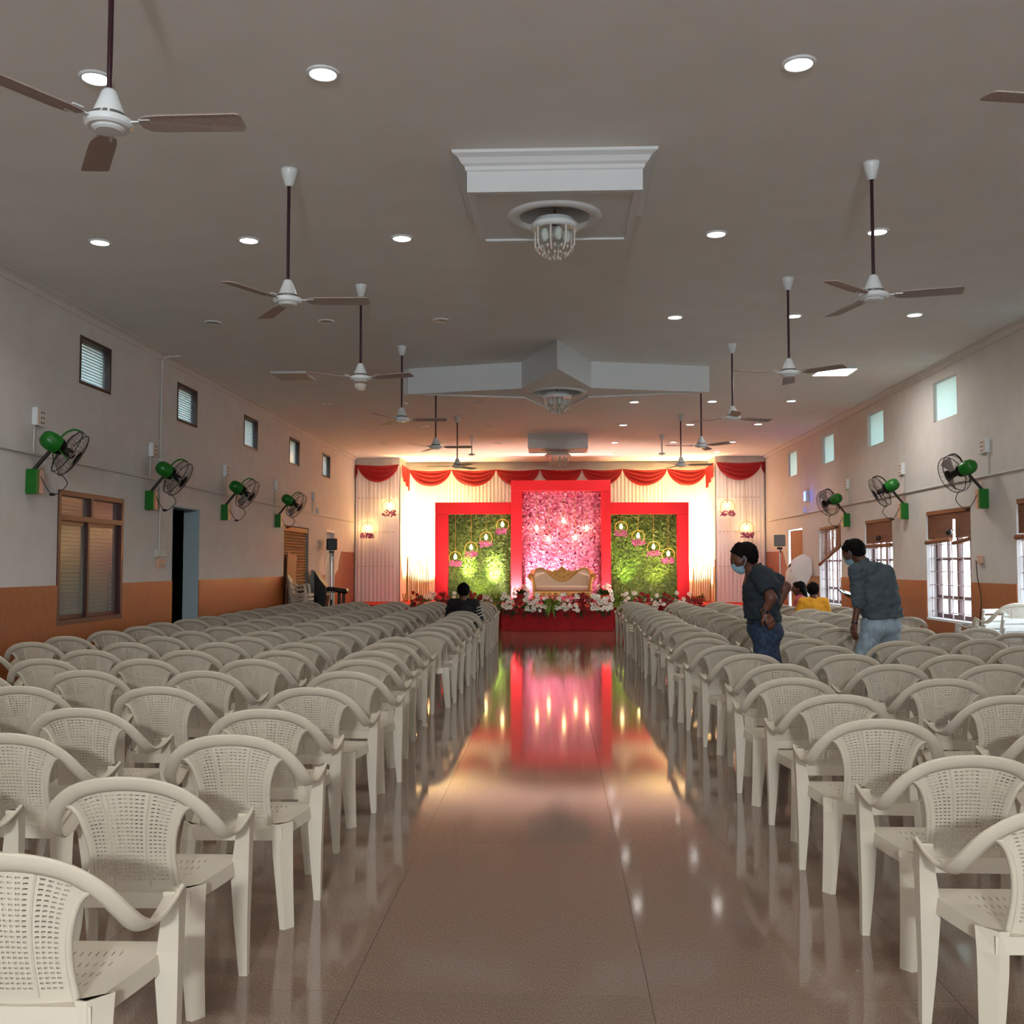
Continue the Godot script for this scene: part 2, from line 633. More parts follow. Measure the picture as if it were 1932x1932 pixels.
func build_entrance_lamp() -> void:
	# the cool white floodlight over the entrance that throws each chair's shadow on the one before it
	var o := thing("flood_lamp", "cool white floodlight fixed above the entrance doorway", "floodlight", Vector3(0, 3.25, ZREAR))
	var st := mb()
	cbox(st, Vector3(0, 0, -0.09), Vector3(0.62, 0.36, 0.10), 0.02)
	obj("case", st, M.black, o)
	st = mb()
	box(st, Vector3(0, 0, -0.143), Vector3(0.54, 0.28, 0.004))
	obj("lamp_face", st, M.led, o)
	st = mb()
	box(st, Vector3(0, 0, -0.02), Vector3(0.3, 0.10, 0.06))
	obj("bracket", st, M.steel_dark, o)
	var al := AreaLight3D.new()
	al.name = "flood_light"
	al.area_size = Vector2(0.54, 0.28)
	al.light_energy = 24.0
	al.light_color = Color(0.96, 0.98, 1.0)
	al.shadow_enabled = true
	al.area_range = 60.0
	al.rotation_degrees = Vector3(-8, 0, 0)
	al.position = Vector3(0, 0, -0.16)
	o.add_child(al)


# ---------------------------------------------------------------- plaster forms under the ceiling
func frustum_band(st: SurfaceTool, c: Vector3, hx0: float, hz0: float, y0: float, hx1: float, hz1: float, y1: float) -> void:
	var a := []
	var b := []
	for s in [[-1, 1], [1, 1], [1, -1], [-1, -1]]:
		a.append(Vector3(c.x + s[0] * hx0, y0, c.z + s[1] * hz0))
		b.append(Vector3(c.x + s[0] * hx1, y1, c.z + s[1] * hz1))
	for i in 4:
		var k := (i + 1) % 4
		quad(st, a[i], a[k], b[k], b[i])


func ring_flat(st: SurfaceTool, c: Vector3, r0: float, r1: float, hx: float, hz: float, n: int) -> void:
	# underside of a square panel with a round hole: hole radius r1, then a square of half sizes hx, hz
	st.set_smooth_group(-1)
	for i in n:
		var a0 := TAU * i / n
		var a1 := TAU * (i + 1) / n
		var d0 := Vector2(cos(a0), sin(a0))
		var d1 := Vector2(cos(a1), sin(a1))
		var e0 := d0 * minf(hx / maxf(absf(d0.x), 1e-5), hz / maxf(absf(d0.y), 1e-5))
		var e1 := d1 * minf(hx / maxf(absf(d1.x), 1e-5), hz / maxf(absf(d1.y), 1e-5))
		quad(st, c + Vector3(d0.x * r1, 0, d0.y * r1), c + Vector3(e0.x, 0, e0.y), c + Vector3(e1.x, 0, e1.y), c + Vector3(d1.x * r1, 0, d1.y * r1))


func coffer(called: String, label: String, c: Vector3, hx: float, hz: float, drop: float, cornice: bool, hole: float) -> void:
	var o := thing(called, label, "ceiling box", Vector3(c.x, CEIL, c.z), 0.0, "", "structure")
	var yb := -drop
	var st := mb()
	frustum_band(st, Vector3.ZERO, hx, hz, yb, hx, hz, 0.0)
	ring_flat(st, Vector3(0, yb, 0), 0, hole, hx, hz, 48)
	obj("box_body", st, M.plaster, o)
	st = mb()
	lathe(st, [Vector2(hole, yb), Vector2(hole, yb + 0.16)], 40)
	lathe(st, [Vector2(0.0, yb + 0.16), Vector2(hole, yb + 0.16)], 40)
	obj("recess", st, M.ceiling, o)
	st = mb()
	lathe(st, [Vector2(hole, yb - 0.002), Vector2(hole + 0.02, yb - 0.022), Vector2(hole + 0.07, yb - 0.024), Vector2(hole + 0.09, yb - 0.012), Vector2(hole + 0.10, yb)], 48, Transform3D.IDENTITY, false)
	obj("medallion_ring", st, M.plaster, o)
	st = mb()
	for s in [-1.0, 1.0]:
		box(st, Vector3(s * (hx - 0.03), yb - 0.008, 0), Vector3(0.06, 0.016, 2 * hz))
		box(st, Vector3(0, yb - 0.008, s * (hz - 0.03)), Vector3(2 * hx - 0.12, 0.016, 0.06))
	obj("bottom_moulding", st, M.plaster, o)
	if cornice:
		st = mb()
		var steps := [[0.0, -0.125], [0.012, -0.115], [0.018, -0.09], [0.04, -0.075], [0.052, -0.055], [0.062, -0.04], [0.10, -0.02], [0.105, 0.0]]
		for i in steps.size() - 1:
			frustum_band(st, Vector3.ZERO, hx + steps[i][0], hz + steps[i][0], steps[i][1], hx + steps[i + 1][0], hz + steps[i + 1][0], steps[i + 1][1])
		obj("cornice", st, M.plaster, o)


func chandelier(label: String, at: Vector3, top: float, size: float) -> void:
	var o := thing("chandelier", label, "chandelier", at)
	var st := mb()
	tube(st, [Vector3(0, top, 0), Vector3(0, 0.10, 0)], 0.012, 8)
	obj("stem", st, M.brass, o)
	st = mb()
	lathe(st, [Vector2(0.02, 0.16), Vector2(size * 0.82, 0.13), Vector2(size, 0.09), Vector2(size, 0.06), Vector2(size * 0.9, 0.05), Vector2(0.02, 0.09)], 28)
	obj("ring_plate", st, M.fan_white, o)
	for i in 8:
		var a := TAU * i / 8 + 0.2
		st = mb()
		var p := Vector3(cos(a), 0, sin(a)) * size * 0.85
		tube(st, [p + Vector3(0, 0.06, 0), p * 0.98 + Vector3(0, -0.07, 0), p * 0.75 + Vector3(0, -0.13, 0)], 0.008, 6)
		obj("glass_rod", st, M.crystal, o)
	for i in 5:
		var a := TAU * i / 5
		st = mb()
		var p := Vector3(cos(a), 0, sin(a)) * size * 0.5
		ball(st, p + Vector3(0, 0.0, 0), Vector3(0.035, 0.055, 0.035), 10, 6)
		obj("glass_shade", st, M.slat_white, o)
	st = mb()
	for ring in [[0.75, -0.10, 16], [0.5, -0.14, 12], [0.22, -0.17, 7]]:
		for i in ring[2]:
			var a = TAU * i / ring[2]
			var p := Vector3(cos(a) * ring[0] * size, ring[1], sin(a) * ring[0] * size)
			lathe(st, [Vector2(0, -0.03), Vector2(0.012, 0.0), Vector2(0, 0.02)], 6, Transform3D(Basis.IDENTITY, p))
	tag(obj("crystal_drops", st, M.crystal, o), "", "", "", "stuff")


func build_ceiling_forms() -> void:
	coffer("ceiling_coffer", "square plaster ceiling box with a stepped cornice and round medallion", Vector3(0.0, 0, -7.87), 0.635, 0.59, 0.26, true, 0.27)
	coffer("ceiling_coffer", "plain square plaster ceiling box close to the stage", Vector3(0.06, 0, -23.6), 0.68, 0.55, 0.31, false, 0.27)
	# four-pointed star
	var o := thing("ceiling_star", "grey plaster ceiling drop shaped like a four-pointed star", "ceiling star", Vector3(0.03, CEIL, -15.33), 0.0, "", "structure")
	var out := [Vector2(0, 1.95), Vector2(-0.52, 0.46), Vector2(-2.32, 0.0), Vector2(-0.53, -0.43), Vector2(0, -2.0), Vector2(0.5, -0.43), Vector2(2.28, 0.0), Vector2(0.5, 0.46)]
	var d := 0.37
	var st := mb()
	var n := out.size()
	for i in n:
		var a: Vector2 = out[i]
		var b: Vector2 = out[(i + 1) % n]
		quad(st, Vector3(b.x, -d, b.y), Vector3(a.x, -d, a.y), Vector3(a.x, 0, a.y), Vector3(b.x, 0, b.y))
	obj("star_sides", st, M.plaster, o)
	st = mb()
	# underside with a round hole: each corner joined to the hole's rim
	var hole := 0.36
	var seg := 8
	for i in n:
		var a: Vector2 = out[i]
		var b: Vector2 = out[(i + 1) % n]
		var ta := a.angle()
		var tb := b.angle()
		while tb > ta:
			tb -= TAU
		while ta - tb > PI:
			tb += TAU
		for k in seg:
			var f0 := float(k) / seg
			var f1 := float(k + 1) / seg
			var p0 := a.lerp(b, f0)
			var p1 := a.lerp(b, f1)
			var r0 := p0.normalized() * hole
			var r1 := p1.normalized() * hole
			quad(st, Vector3(r0.x, -d, r0.y), Vector3(r1.x, -d, r1.y), Vector3(p1.x, -d, p1.y), Vector3(p0.x, -d, p0.y))
	obj("underside", st, M.ceiling, o)
	st = mb()
	lathe(st, [Vector2(hole, -d), Vector2(hole, -d + 0.18)], 40)
	lathe(st, [Vector2(0.0, -d + 0.18), Vector2(hole, -d + 0.18)], 40)
	obj("recess", st, M.ceiling, o)
	st = mb()
	lathe(st, [Vector2(hole, -d - 0.002), Vector2(hole + 0.02, -d - 0.022), Vector2(hole + 0.07, -d - 0.022), Vector2(hole + 0.09, -d)], 48, Transform3D.IDENTITY, false)
	obj("medallion_ring", st, M.plaster, o)
	st = mb()
	for i in n:
		var a: Vector2 = out[i]
		var b: Vector2 = out[(i + 1) % n]
		var ia := a * 0.965
		var ib := b * 0.965
		quad(st, Vector3(ia.x, -d - 0.02, ia.y), Vector3(ib.x, -d - 0.02, ib.y), Vector3(b.x, -d - 0.02, b.y), Vector3(a.x, -d - 0.02, a.y))
		quad(st, Vector3(b.x, -d - 0.02, b.y), Vector3(a.x, -d - 0.02, a.y), Vector3(a.x, -d + 0.001, a.y), Vector3(b.x, -d + 0.001, b.y))
		quad(st, Vector3(ia.x, -d - 0.02, ia.y), Vector3(ib.x, -d - 0.02, ib.y), Vector3(ib.x, -d + 0.001, ib.y), Vector3(ia.x, -d + 0.001, ia.y))
	obj("bottom_moulding", st, M.plaster, o)
	chandelier("glass chandelier hanging below the stepped-cornice ceiling box", Vector3(0, 4.08, -7.87), 0.32, 0.185)
	chandelier("glass chandelier hanging below the star-shaped ceiling drop", Vector3(0.03, 3.98, -15.33), 0.33, 0.22)
	chandelier("glass chandelier hanging below the plain ceiling box", Vector3(0.06, 3.98, -23.6), 0.37, 0.30)
	# two flat hatches in the ceiling
	var h := thing("ceiling_panel_light", "unlit square ceiling panel beside a fan", "ceiling light", Vector3(-4.1, CEIL, -15.75))
	st = mb()
	cbox(st, Vector3(0, -0.012, 0), Vector3(0.56, 0.03, 0.62), 0.006)
	obj("frame", st, M.fan_white, h)
	st = mb()
	box(st, Vector3(0, -0.028, 0), Vector3(0.48, 0.004, 0.54))
	obj("diffuser", st, M.led_off, h)
	h = thing("ceiling_panel_light", "lit square ceiling panel light glowing white", "ceiling light", Vector3(4.28, CEIL, -15.75))
	st = mb()
	cbox(st, Vector3(0, -0.012, 0), Vector3(0.60, 0.03, 0.62), 0.006)
	obj("frame", st, M.fan_white, h)
	st = mb()
	box(st, Vector3(0, -0.028, 0), Vector3(0.52, 0.004, 0.54))
	obj("diffuser", st, M.led, h)
	var al := AreaLight3D.new()
	al.name = "panel_lamp"
	al.area_size = Vector2(0.5, 0.5)
	al.light_energy = 1.6
	al.light_color = Color(1.0, 0.97, 0.93)
	al.shadow_enabled = true
	al.area_range = 40.0
	al.rotation_degrees = Vector3(-90, 0, 0)
	al.position = Vector3(0, -0.05, 0)
	h.add_child(al)


# ---------------------------------------------------------------- windows, doors and fittings of the side walls
func rect_frame(st: SurfaceTool, x0: float, x1: float, z0: float, z1: float, y0: float, y1: float, w: float) -> void:
	span(st, Vector3(x0, y0, z0), Vector3(x1, y1, z0 + w))
	span(st, Vector3(x0, y0, z1 - w), Vector3(x1, y1, z1))
	span(st, Vector3(x0, y1 - w, z0 + w), Vector3(x1, y1, z1 - w))
	span(st, Vector3(x0, y0, z0 + w), Vector3(x1, y0 + w, z1 - w))


func slats(parent: Node, m: Material, x: float, z0: float, z1: float, y0: float, y1: float, pitch: float, tilt: float, width: float) -> void:
	var st := mb()
	box(st, Vector3.ZERO, Vector3(0.003, width, z1 - z0), Basis(Vector3(0, 0, 1), tilt))
	var mesh := mesh_of(st)
	var y := y0 + pitch * 0.5
	while y < y1:
		var o := inst("slat", mesh, m, parent)
		o.position = Vector3(x, y, (z0 + z1) * 0.5)
		y += pitch


func build_left_openings() -> void:
	var st: SurfaceTool
	M.slat_white.backlight_enabled = true
	M.slat_white.backlight = Color(0.06, 0.065, 0.062)
	var n := 1
	for c in L_HIGH:
		var w := thing("window_%d" % n, "small high dark-framed window with white slats %s" % ["over the sliding window", "over the open doorway", "between the doorways", "over the slat-blind doorway", "over the pale door"][n - 1], "window", Vector3(0, 0, 0), 0.0, "small high windows with white slats", "structure")
		n += 1
		st = mb()
		rect_frame(st, XL - 0.10, XL + 0.006, c - 0.42, c + 0.42, 3.64, 4.21, 0.035)
		obj("frame", st, M.dark_wood, w)
		slats(w, M.slat_white, XL - 0.085, c - 0.385, c + 0.385, 3.675, 4.175, 0.036, 0.4, 0.046)
		st = mb()
		span(st, Vector3(XL - 0.06, 3.675, c - 0.385), Vector3(XL - 0.056, 4.175, c + 0.385))
		obj("pane", st, M.glass, w)
	# big sliding window
	var z0 := -12.87
	var z1 := -11.15
	var zm := -12.0
	var s := thing("window_6", "large sliding window in a dark red wooden frame with closed slatted blind", "window", Vector3.ZERO, 0.0, "", "structure")
	st = mb()
	rect_frame(st, XL - 0.11, XL + 0.012, z0, z1, 0.85, 2.37, 0.06)
	span(st, Vector3(XL - 0.11, 2.03, z0 + 0.06), Vector3(XL + 0.012, 2.09, z1 - 0.06))
	span(st, Vector3(XL - 0.11, 2.09, zm - 0.03), Vector3(XL + 0.005, 2.31, zm + 0.03))
	obj("frame", st, M.red_wood, s)
	for k in 2:
		st = mb()
		var a: float = z0 + 0.06 if k == 0 else zm - 0.03
		var b: float = zm + 0.03 if k == 0 else z1 - 0.06
		var xo: float = XL - 0.03 - 0.032 * k
		rect_frame(st, xo - 0.028, xo, a, b, 0.91, 2.03, 0.045)
		var sash := obj("sash", st, M.dark_wood if k else M.red_wood, s)
		st = mb()
		span(st, Vector3(xo - 0.016, 0.955, a + 0.045), Vector3(xo - 0.012, 1.985, b - 0.045))
		obj("pane", st, M.glass, sash)
		st = mb()
		var a2: float = z0 + 0.06 if k == 0 else zm + 0.03
		var b2: float = zm - 0.03 if k == 0 else z1 - 0.06
		span(st, Vector3(XL - 0.05, 2.09, a2), Vector3(XL - 0.046, 2.31, b2))
		obj("pane", st, M.glass, s)
	slats(s, M.slat_tan, XL - 0.135, z0 + 0.03, zm - 0.01, 0.88, 2.34, 0.046, 0.55, 0.048)
	slats(s, M.slat_tan, XL - 0.135, zm + 0.01, z1 - 0.03, 0.88, 2.34, 0.046, 0.55, 0.048)
	# open doorway with painted reveal
	var d := thing("door_1", "open doorway with a pale blue painted reveal and darkness beyond", "doorway", Vector3.ZERO, 0.0, "", "structure")
	st = mb()
	span(st, Vector3(XL - 0.24, 0.0, -15.70), Vector3(XL + 0.001, 2.38, -15.67))
	span(st, Vector3(XL - 0.24, 0.0, -14.58), Vector3(XL + 0.001, 2.38, -14.55))
	span(st, Vector3(XL - 0.24, 2.37, -15.67), Vector3(XL + 0.001, 2.40, -14.58))
	obj("reveal_lining", st, M.reveal_blue, d)
	# doorway hung with a wooden slat blind
	d = thing("door_2", "doorway closed by a golden brown wooden slat blind", "doorway", Vector3.ZERO, 0.0, "", "structure")
	st = mb()
	span(st, Vector3(XL - 0.24, 0.0, -22.77), Vector3(XL + 0.001, 2.35, -22.73))
	span(st, Vector3(XL - 0.24, 0.0, -20.67), Vector3(XL + 0.001, 2.35, -20.63))
	obj("reveal_lining", st, M.grey_box, d)
	st = mb()
	span(st, Vector3(XL - 0.09, 2.24, -22.70), Vector3(XL - 0.01, 2.33, -20.70))
	obj("head_rail", st, M.bamboo_gold, d)
	slats(d, M.bamboo_gold, XL - 0.05, -22.68, -20.72, 1.05, 2.22, 0.062, 0.7, 0.062)
	st = mb()
	var zz := -22.66
	while zz < -20.72:
		span(st, Vector3(XL - 0.07, 0.05, zz), Vector3(XL - 0.03, 1.05, zz + 0.05))
		zz += 0.11
	obj("lower_batten_screen", st, M.red_wood, d)
	st = mb()
	span(st, Vector3(XL - 0.13, 0.0, -22.72), Vector3(XL - 0.105, 2.30, -20.68))
	obj("backing", st, M.ply, d)
	st = mb()
	var lean := Basis(Vector3.RIGHT, -0.11)
	box(st, Vector3(XL + 0.02, 0.90, -21.15), Vector3(0.018, 1.72, 0.72), lean)
	tag(obj("plywood_board", st, M.ply), "plain plywood board leaning in the doorway behind the stacked chairs", "board")
	# pale door near the stage
	d = thing("door_3", "pale blue-grey flush door close to the stage beside the black speaker", "door", Vector3.ZERO, 0.0, "", "structure")
	st = mb()
	span(st, Vector3(XL - 0.12, 0.0, -25.40), Vector3(XL - 0.08, 2.34, -24.51))
	obj("door_leaf", st, M.reveal_blue, d)
	st = mb()
	span(st, Vector3(XL - 0.2, 0.0, -25.45), Vector3(XL + 0.01, 2.39, -25.39))
	span(st, Vector3(XL - 0.2, 0.0, -24.52), Vector3(XL + 0.01, 2.39, -24.46))
	span(st, Vector3(XL - 0.2, 2.33, -25.39), Vector3(XL + 0.01, 2.39, -24.52))
	obj("frame", st, M.plaster, d)
	st = mb()
	lathe(st, [Vector2(0, -0.02), Vector2(0.025, -0.02), Vector2(0.025, 0.02), Vector2(0, 0.02)], 10, Transform3D(Basis(Vector3(0, 0, 1), PI / 2), Vector3(XL - 0.06, 1.05, -24.6)))
	obj("knob", st, M.chrome, d)
	# surface conduit
	var c := thing("conduit", "thin white cable conduit running along the sliding-window wall", "conduit")
	st = mb()
	tube(st, [Vector3(XL + 0.015, 2.70, ZREAR), Vector3(XL + 0.015, 2.70, -27.9)], 0.014, 8)
	obj("pipe", st, M.pvc, c)
	c = thing("conduit", "vertical cable conduit between ceiling and switchboard beside the open doorway", "conduit")
	st = mb()
	tube(st, [Vector3(XL + 0.25, CEIL - 0.03, -14.1), Vector3(XL + 0.06, CEIL - 0.05, -14.05), Vector3(XL + 0.018, CEIL - 0.12, -14.03), Vector3(XL + 0.018, 3.2, -14.03), Vector3(XL + 0.018, 1.74, -14.05)], 0.014, 8)
	obj("pipe", st, M.pvc, c)
	for y in [1.9, 2.3, 3.0, 3.5, 4.0]:
		st = mb()
		box(st, Vector3(XL + 0.012, y, -14.04), Vector3(0.03, 0.025, 0.06))
		obj("clip", st, M.pvc, c)
	var sb := thing("switchboard", "white switch box below the vertical conduit", "switch box", Vector3(XL, 1.69, -14.08))
	st = mb()
	cbox(st, Vector3(0.025, 0, 0), Vector3(0.05, 0.10, 0.34), 0.006)
	obj("case", st, M.pvc, sb)
	for k in 4:
		st = mb()
		cbox(st, Vector3(0.053, 0, -0.11 + 0.07 * k), Vector3(0.012, 0.05, 0.04), 0.003)
		obj("rocker", st, M.slat_white, sb)
	sb = thing("switchboard", "pinkish lower switch box below the vertical conduit", "switch box", Vector3(XL, 1.55, -14.08))
	st = mb()
	cbox(st, Vector3(0.025, 0, 0), Vector3(0.05, 0.12, 0.24), 0.006)
	obj("case", st, M.pinkish, sb)
	for k in 4:
		st = mb()
		cbox(st, Vector3(0.053, -0.02, -0.075 + 0.05 * k), Vector3(0.012, 0.04, 0.03), 0.003)
		obj("rocker", st, M.led_off, sb)
	for q in [[-10.62, "over the fan by the sliding window"], [-13.74, "beside the vertical conduit"], [-16.86, "over the fan past the open doorway"], [-20.0, "over the fan by the slat blind"], [-23.1, "with no fan below it"]]:
		regulator(XL, 1.0, q[0], "white fan regulator box " + q[1], "regulators on the sliding-window wall")


func regulator(xw: float, s: float, z: float, label: String, group: String) -> void:
	var o := thing("fan_regulator", label, "regulator", Vector3(xw, 3.1, z), 0.0, group)
	var st := mb()
	cbox(st, Vector3(0.02 * s, 0, -0.08), Vector3(0.04, 0.19, 0.15), 0.005)
	obj("case", st, M.pvc, o)
	st = mb()
	cbox(st, Vector3(0.03 * s, 0, 0.05), Vector3(0.06, 0.19, 0.07), 0.005)
	obj("side_box", st, M.fan_white, o)
	st = mb()
	cbox(st, Vector3(0.062 * s, 0, 0.055), Vector3(0.008, 0.15, 0.022), 0.003)
	obj("pink_strip", st, M.pinkish, o)
	for k in 3:
		for q in 2:
			st = mb()
			lathe(st, [Vector2(0.011, 0), Vector2(0.011, 0.003), Vector2(0, 0.003)], 8, Transform3D(Basis(Vector3(0, 0, 1), -PI / 2 * s), Vector3(0.04 * s, -0.055 + 0.055 * k, -0.05 - 0.05 * q)))
			obj("socket", st, M.black, o)
	st = mb()
	tube(st, [Vector3(0.012 * s, -0.09, 0.05), Vector3(0.012 * s, -0.4, 0.05)], 0.010, 6)
	obj("drop_pipe", st, M.pvc, o)


func build_right_openings() -> void:
	var st: SurfaceTool
	var n := 7
	for c in R_HIGH:
		var w := thing("window_%d" % n, "small high square window with a pale frosted pane, %s" % ["over the barred window by the stacked white chairs", "over the torn bamboo blind", "over the rolled bamboo blind", "over the lopsided bamboo blind", "over the curtained doorway"][n - 7], "window", Vector3.ZERO, 0.0, "small high frosted windows", "structure")
		n += 1
		st = mb()
		span(st, Vector3(XR + 0.05, 3.67, c - 0.45), Vector3(XR + 0.056, 4.26, c + 0.45))
		obj("pane", st, M.frosted, w)
		st = mb()
		rect_frame(st, XR + 0.04, XR + 0.07, c - 0.45, c + 0.45, 3.67, 4.26, 0.018)
		obj("frame", st, M.plaster, w)
	var k := 0
	for w in R_WIN:
		barred_window("window_%d" % n, w[0], w[1], k)
		n += 1
		k += 1
	# curtained door near the stage
	var d := thing("door_4", "doorway hung with a plain beige curtain beside the white umbrella", "doorway", Vector3.ZERO, 0.0, "", "structure")
	st = mb()
	var f := func(u: float, v: float) -> Vector3:
		var zc := -25.33 + 1.40 * u
		return Vector3(XR + 0.05 + 0.018 * sin(u * 60.0) * (0.4 + 0.6 * v), 2.36 - 2.33 * v, zc)
	sheet(st, 90, 4, f)
	obj("curtain", st, M.ply, d)
	st = mb()
	span(st, Vector3(XR, 0, -25.39), Vector3(XR + 0.24, 2.39, -25.36))
	span(st, Vector3(XR, 0, -23.91), Vector3(XR + 0.24, 2.39, -23.88))
	obj("reveal_lining", st, M.plaster, d)
	var c := thing("conduit", "thin cable conduit running along the barred-window wall", "conduit")
	st = mb()
	tube(st, [Vector3(XR - 0.015, 2.70, ZREAR), Vector3(XR - 0.015, 2.70, -27.9)], 0.014, 8)
	obj("pipe", st, M.pvc, c)
	for q in [[-13.72, "over the fan by the socket"], [-16.98, "over the bright green fan"], [-20.15, "over the fan by the lopsided blind"]]:
		regulator(XR, -1.0, q[0], "pink and white fan regulator box " + q[1], "regulators on the barred-window wall")
	var ik := thing("insect_lamp", "small wall lamp glowing blue above the curtained doorway", "insect lamp", Vector3(XR, 3.08, -23.3))
	st = mb()
	cbox(st, Vector3(-0.04, 0, 0), Vector3(0.08, 0.26, 0.2), 0.01)
	obj("case", st, M.fan_white, ik)
	st = mb()
	tube(st, [Vector3(-0.09, -0.09, 0.03), Vector3(-0.09, 0.09, 0.03)], 0.02, 10)
	obj("blue_tube_light", st, M.blue_led, ik)
	var ol := OmniLight3D.new()
	ol.name = "blue_lamp"
	ol.light_color = Color(0.25, 0.4, 1.0)
	ol.light_energy = 0.05
	ol.light_size = 0.03
	ol.omni_range = 40.0
	ol.omni_attenuation = 2.0
	ol.shadow_enabled = true
	ol.position = Vector3(-0.14, 0, 0.03)
	ik.add_child(ol)
	# sockets
	var s := thing("wall_socket", "white socket plate with a black cord hanging to the dado", "socket", Vector3(XR, 1.60, -13.98))
	st = mb()
	cbox(st, Vector3(-0.02, 0, 0), Vector3(0.04, 0.10, 0.16), 0.005)
	obj("case", st, M.pinkish, s)
	st = mb()
	cbox(st, Vector3(-0.045, 0.0, -0.03), Vector3(0.03, 0.04, 0.04), 0.004)
	obj("plug", st, M.pvc, s)
	st = mb()
	tube(st, curve_points([Vector3(-0.06, -0.01, -0.03), Vector3(-0.05, -0.25, -0.02), Vector3(-0.03, -0.5, 0.03), Vector3(-0.03, -0.75, -0.01), Vector3(-0.03, -1.0, -0.05)], 5), 0.006, 6)
	obj("cord", st, M.black, s)
	for side in [[XL, 1.0, -23.5], [XR, -1.0, -23.6]]:
		var q := thing("junction_box", "tiny white junction box on the %s wall beside the stage" % ("sliding-window" if side[0] < 0 else "barred-window"), "junction box", Vector3(side[0], 2.78, side[2]))
		st = mb()
		cbox(st, Vector3(0.025 * side[1], 0, 0), Vector3(0.05, 0.12, 0.12), 0.008)
		obj("case", st, M.fan_white, q)
		st = mb()
		cbox(st, Vector3(0.053 * side[1], 0, 0), Vector3(0.008, 0.09, 0.09), 0.003)
		obj("cover", st, M.slat_white, q)


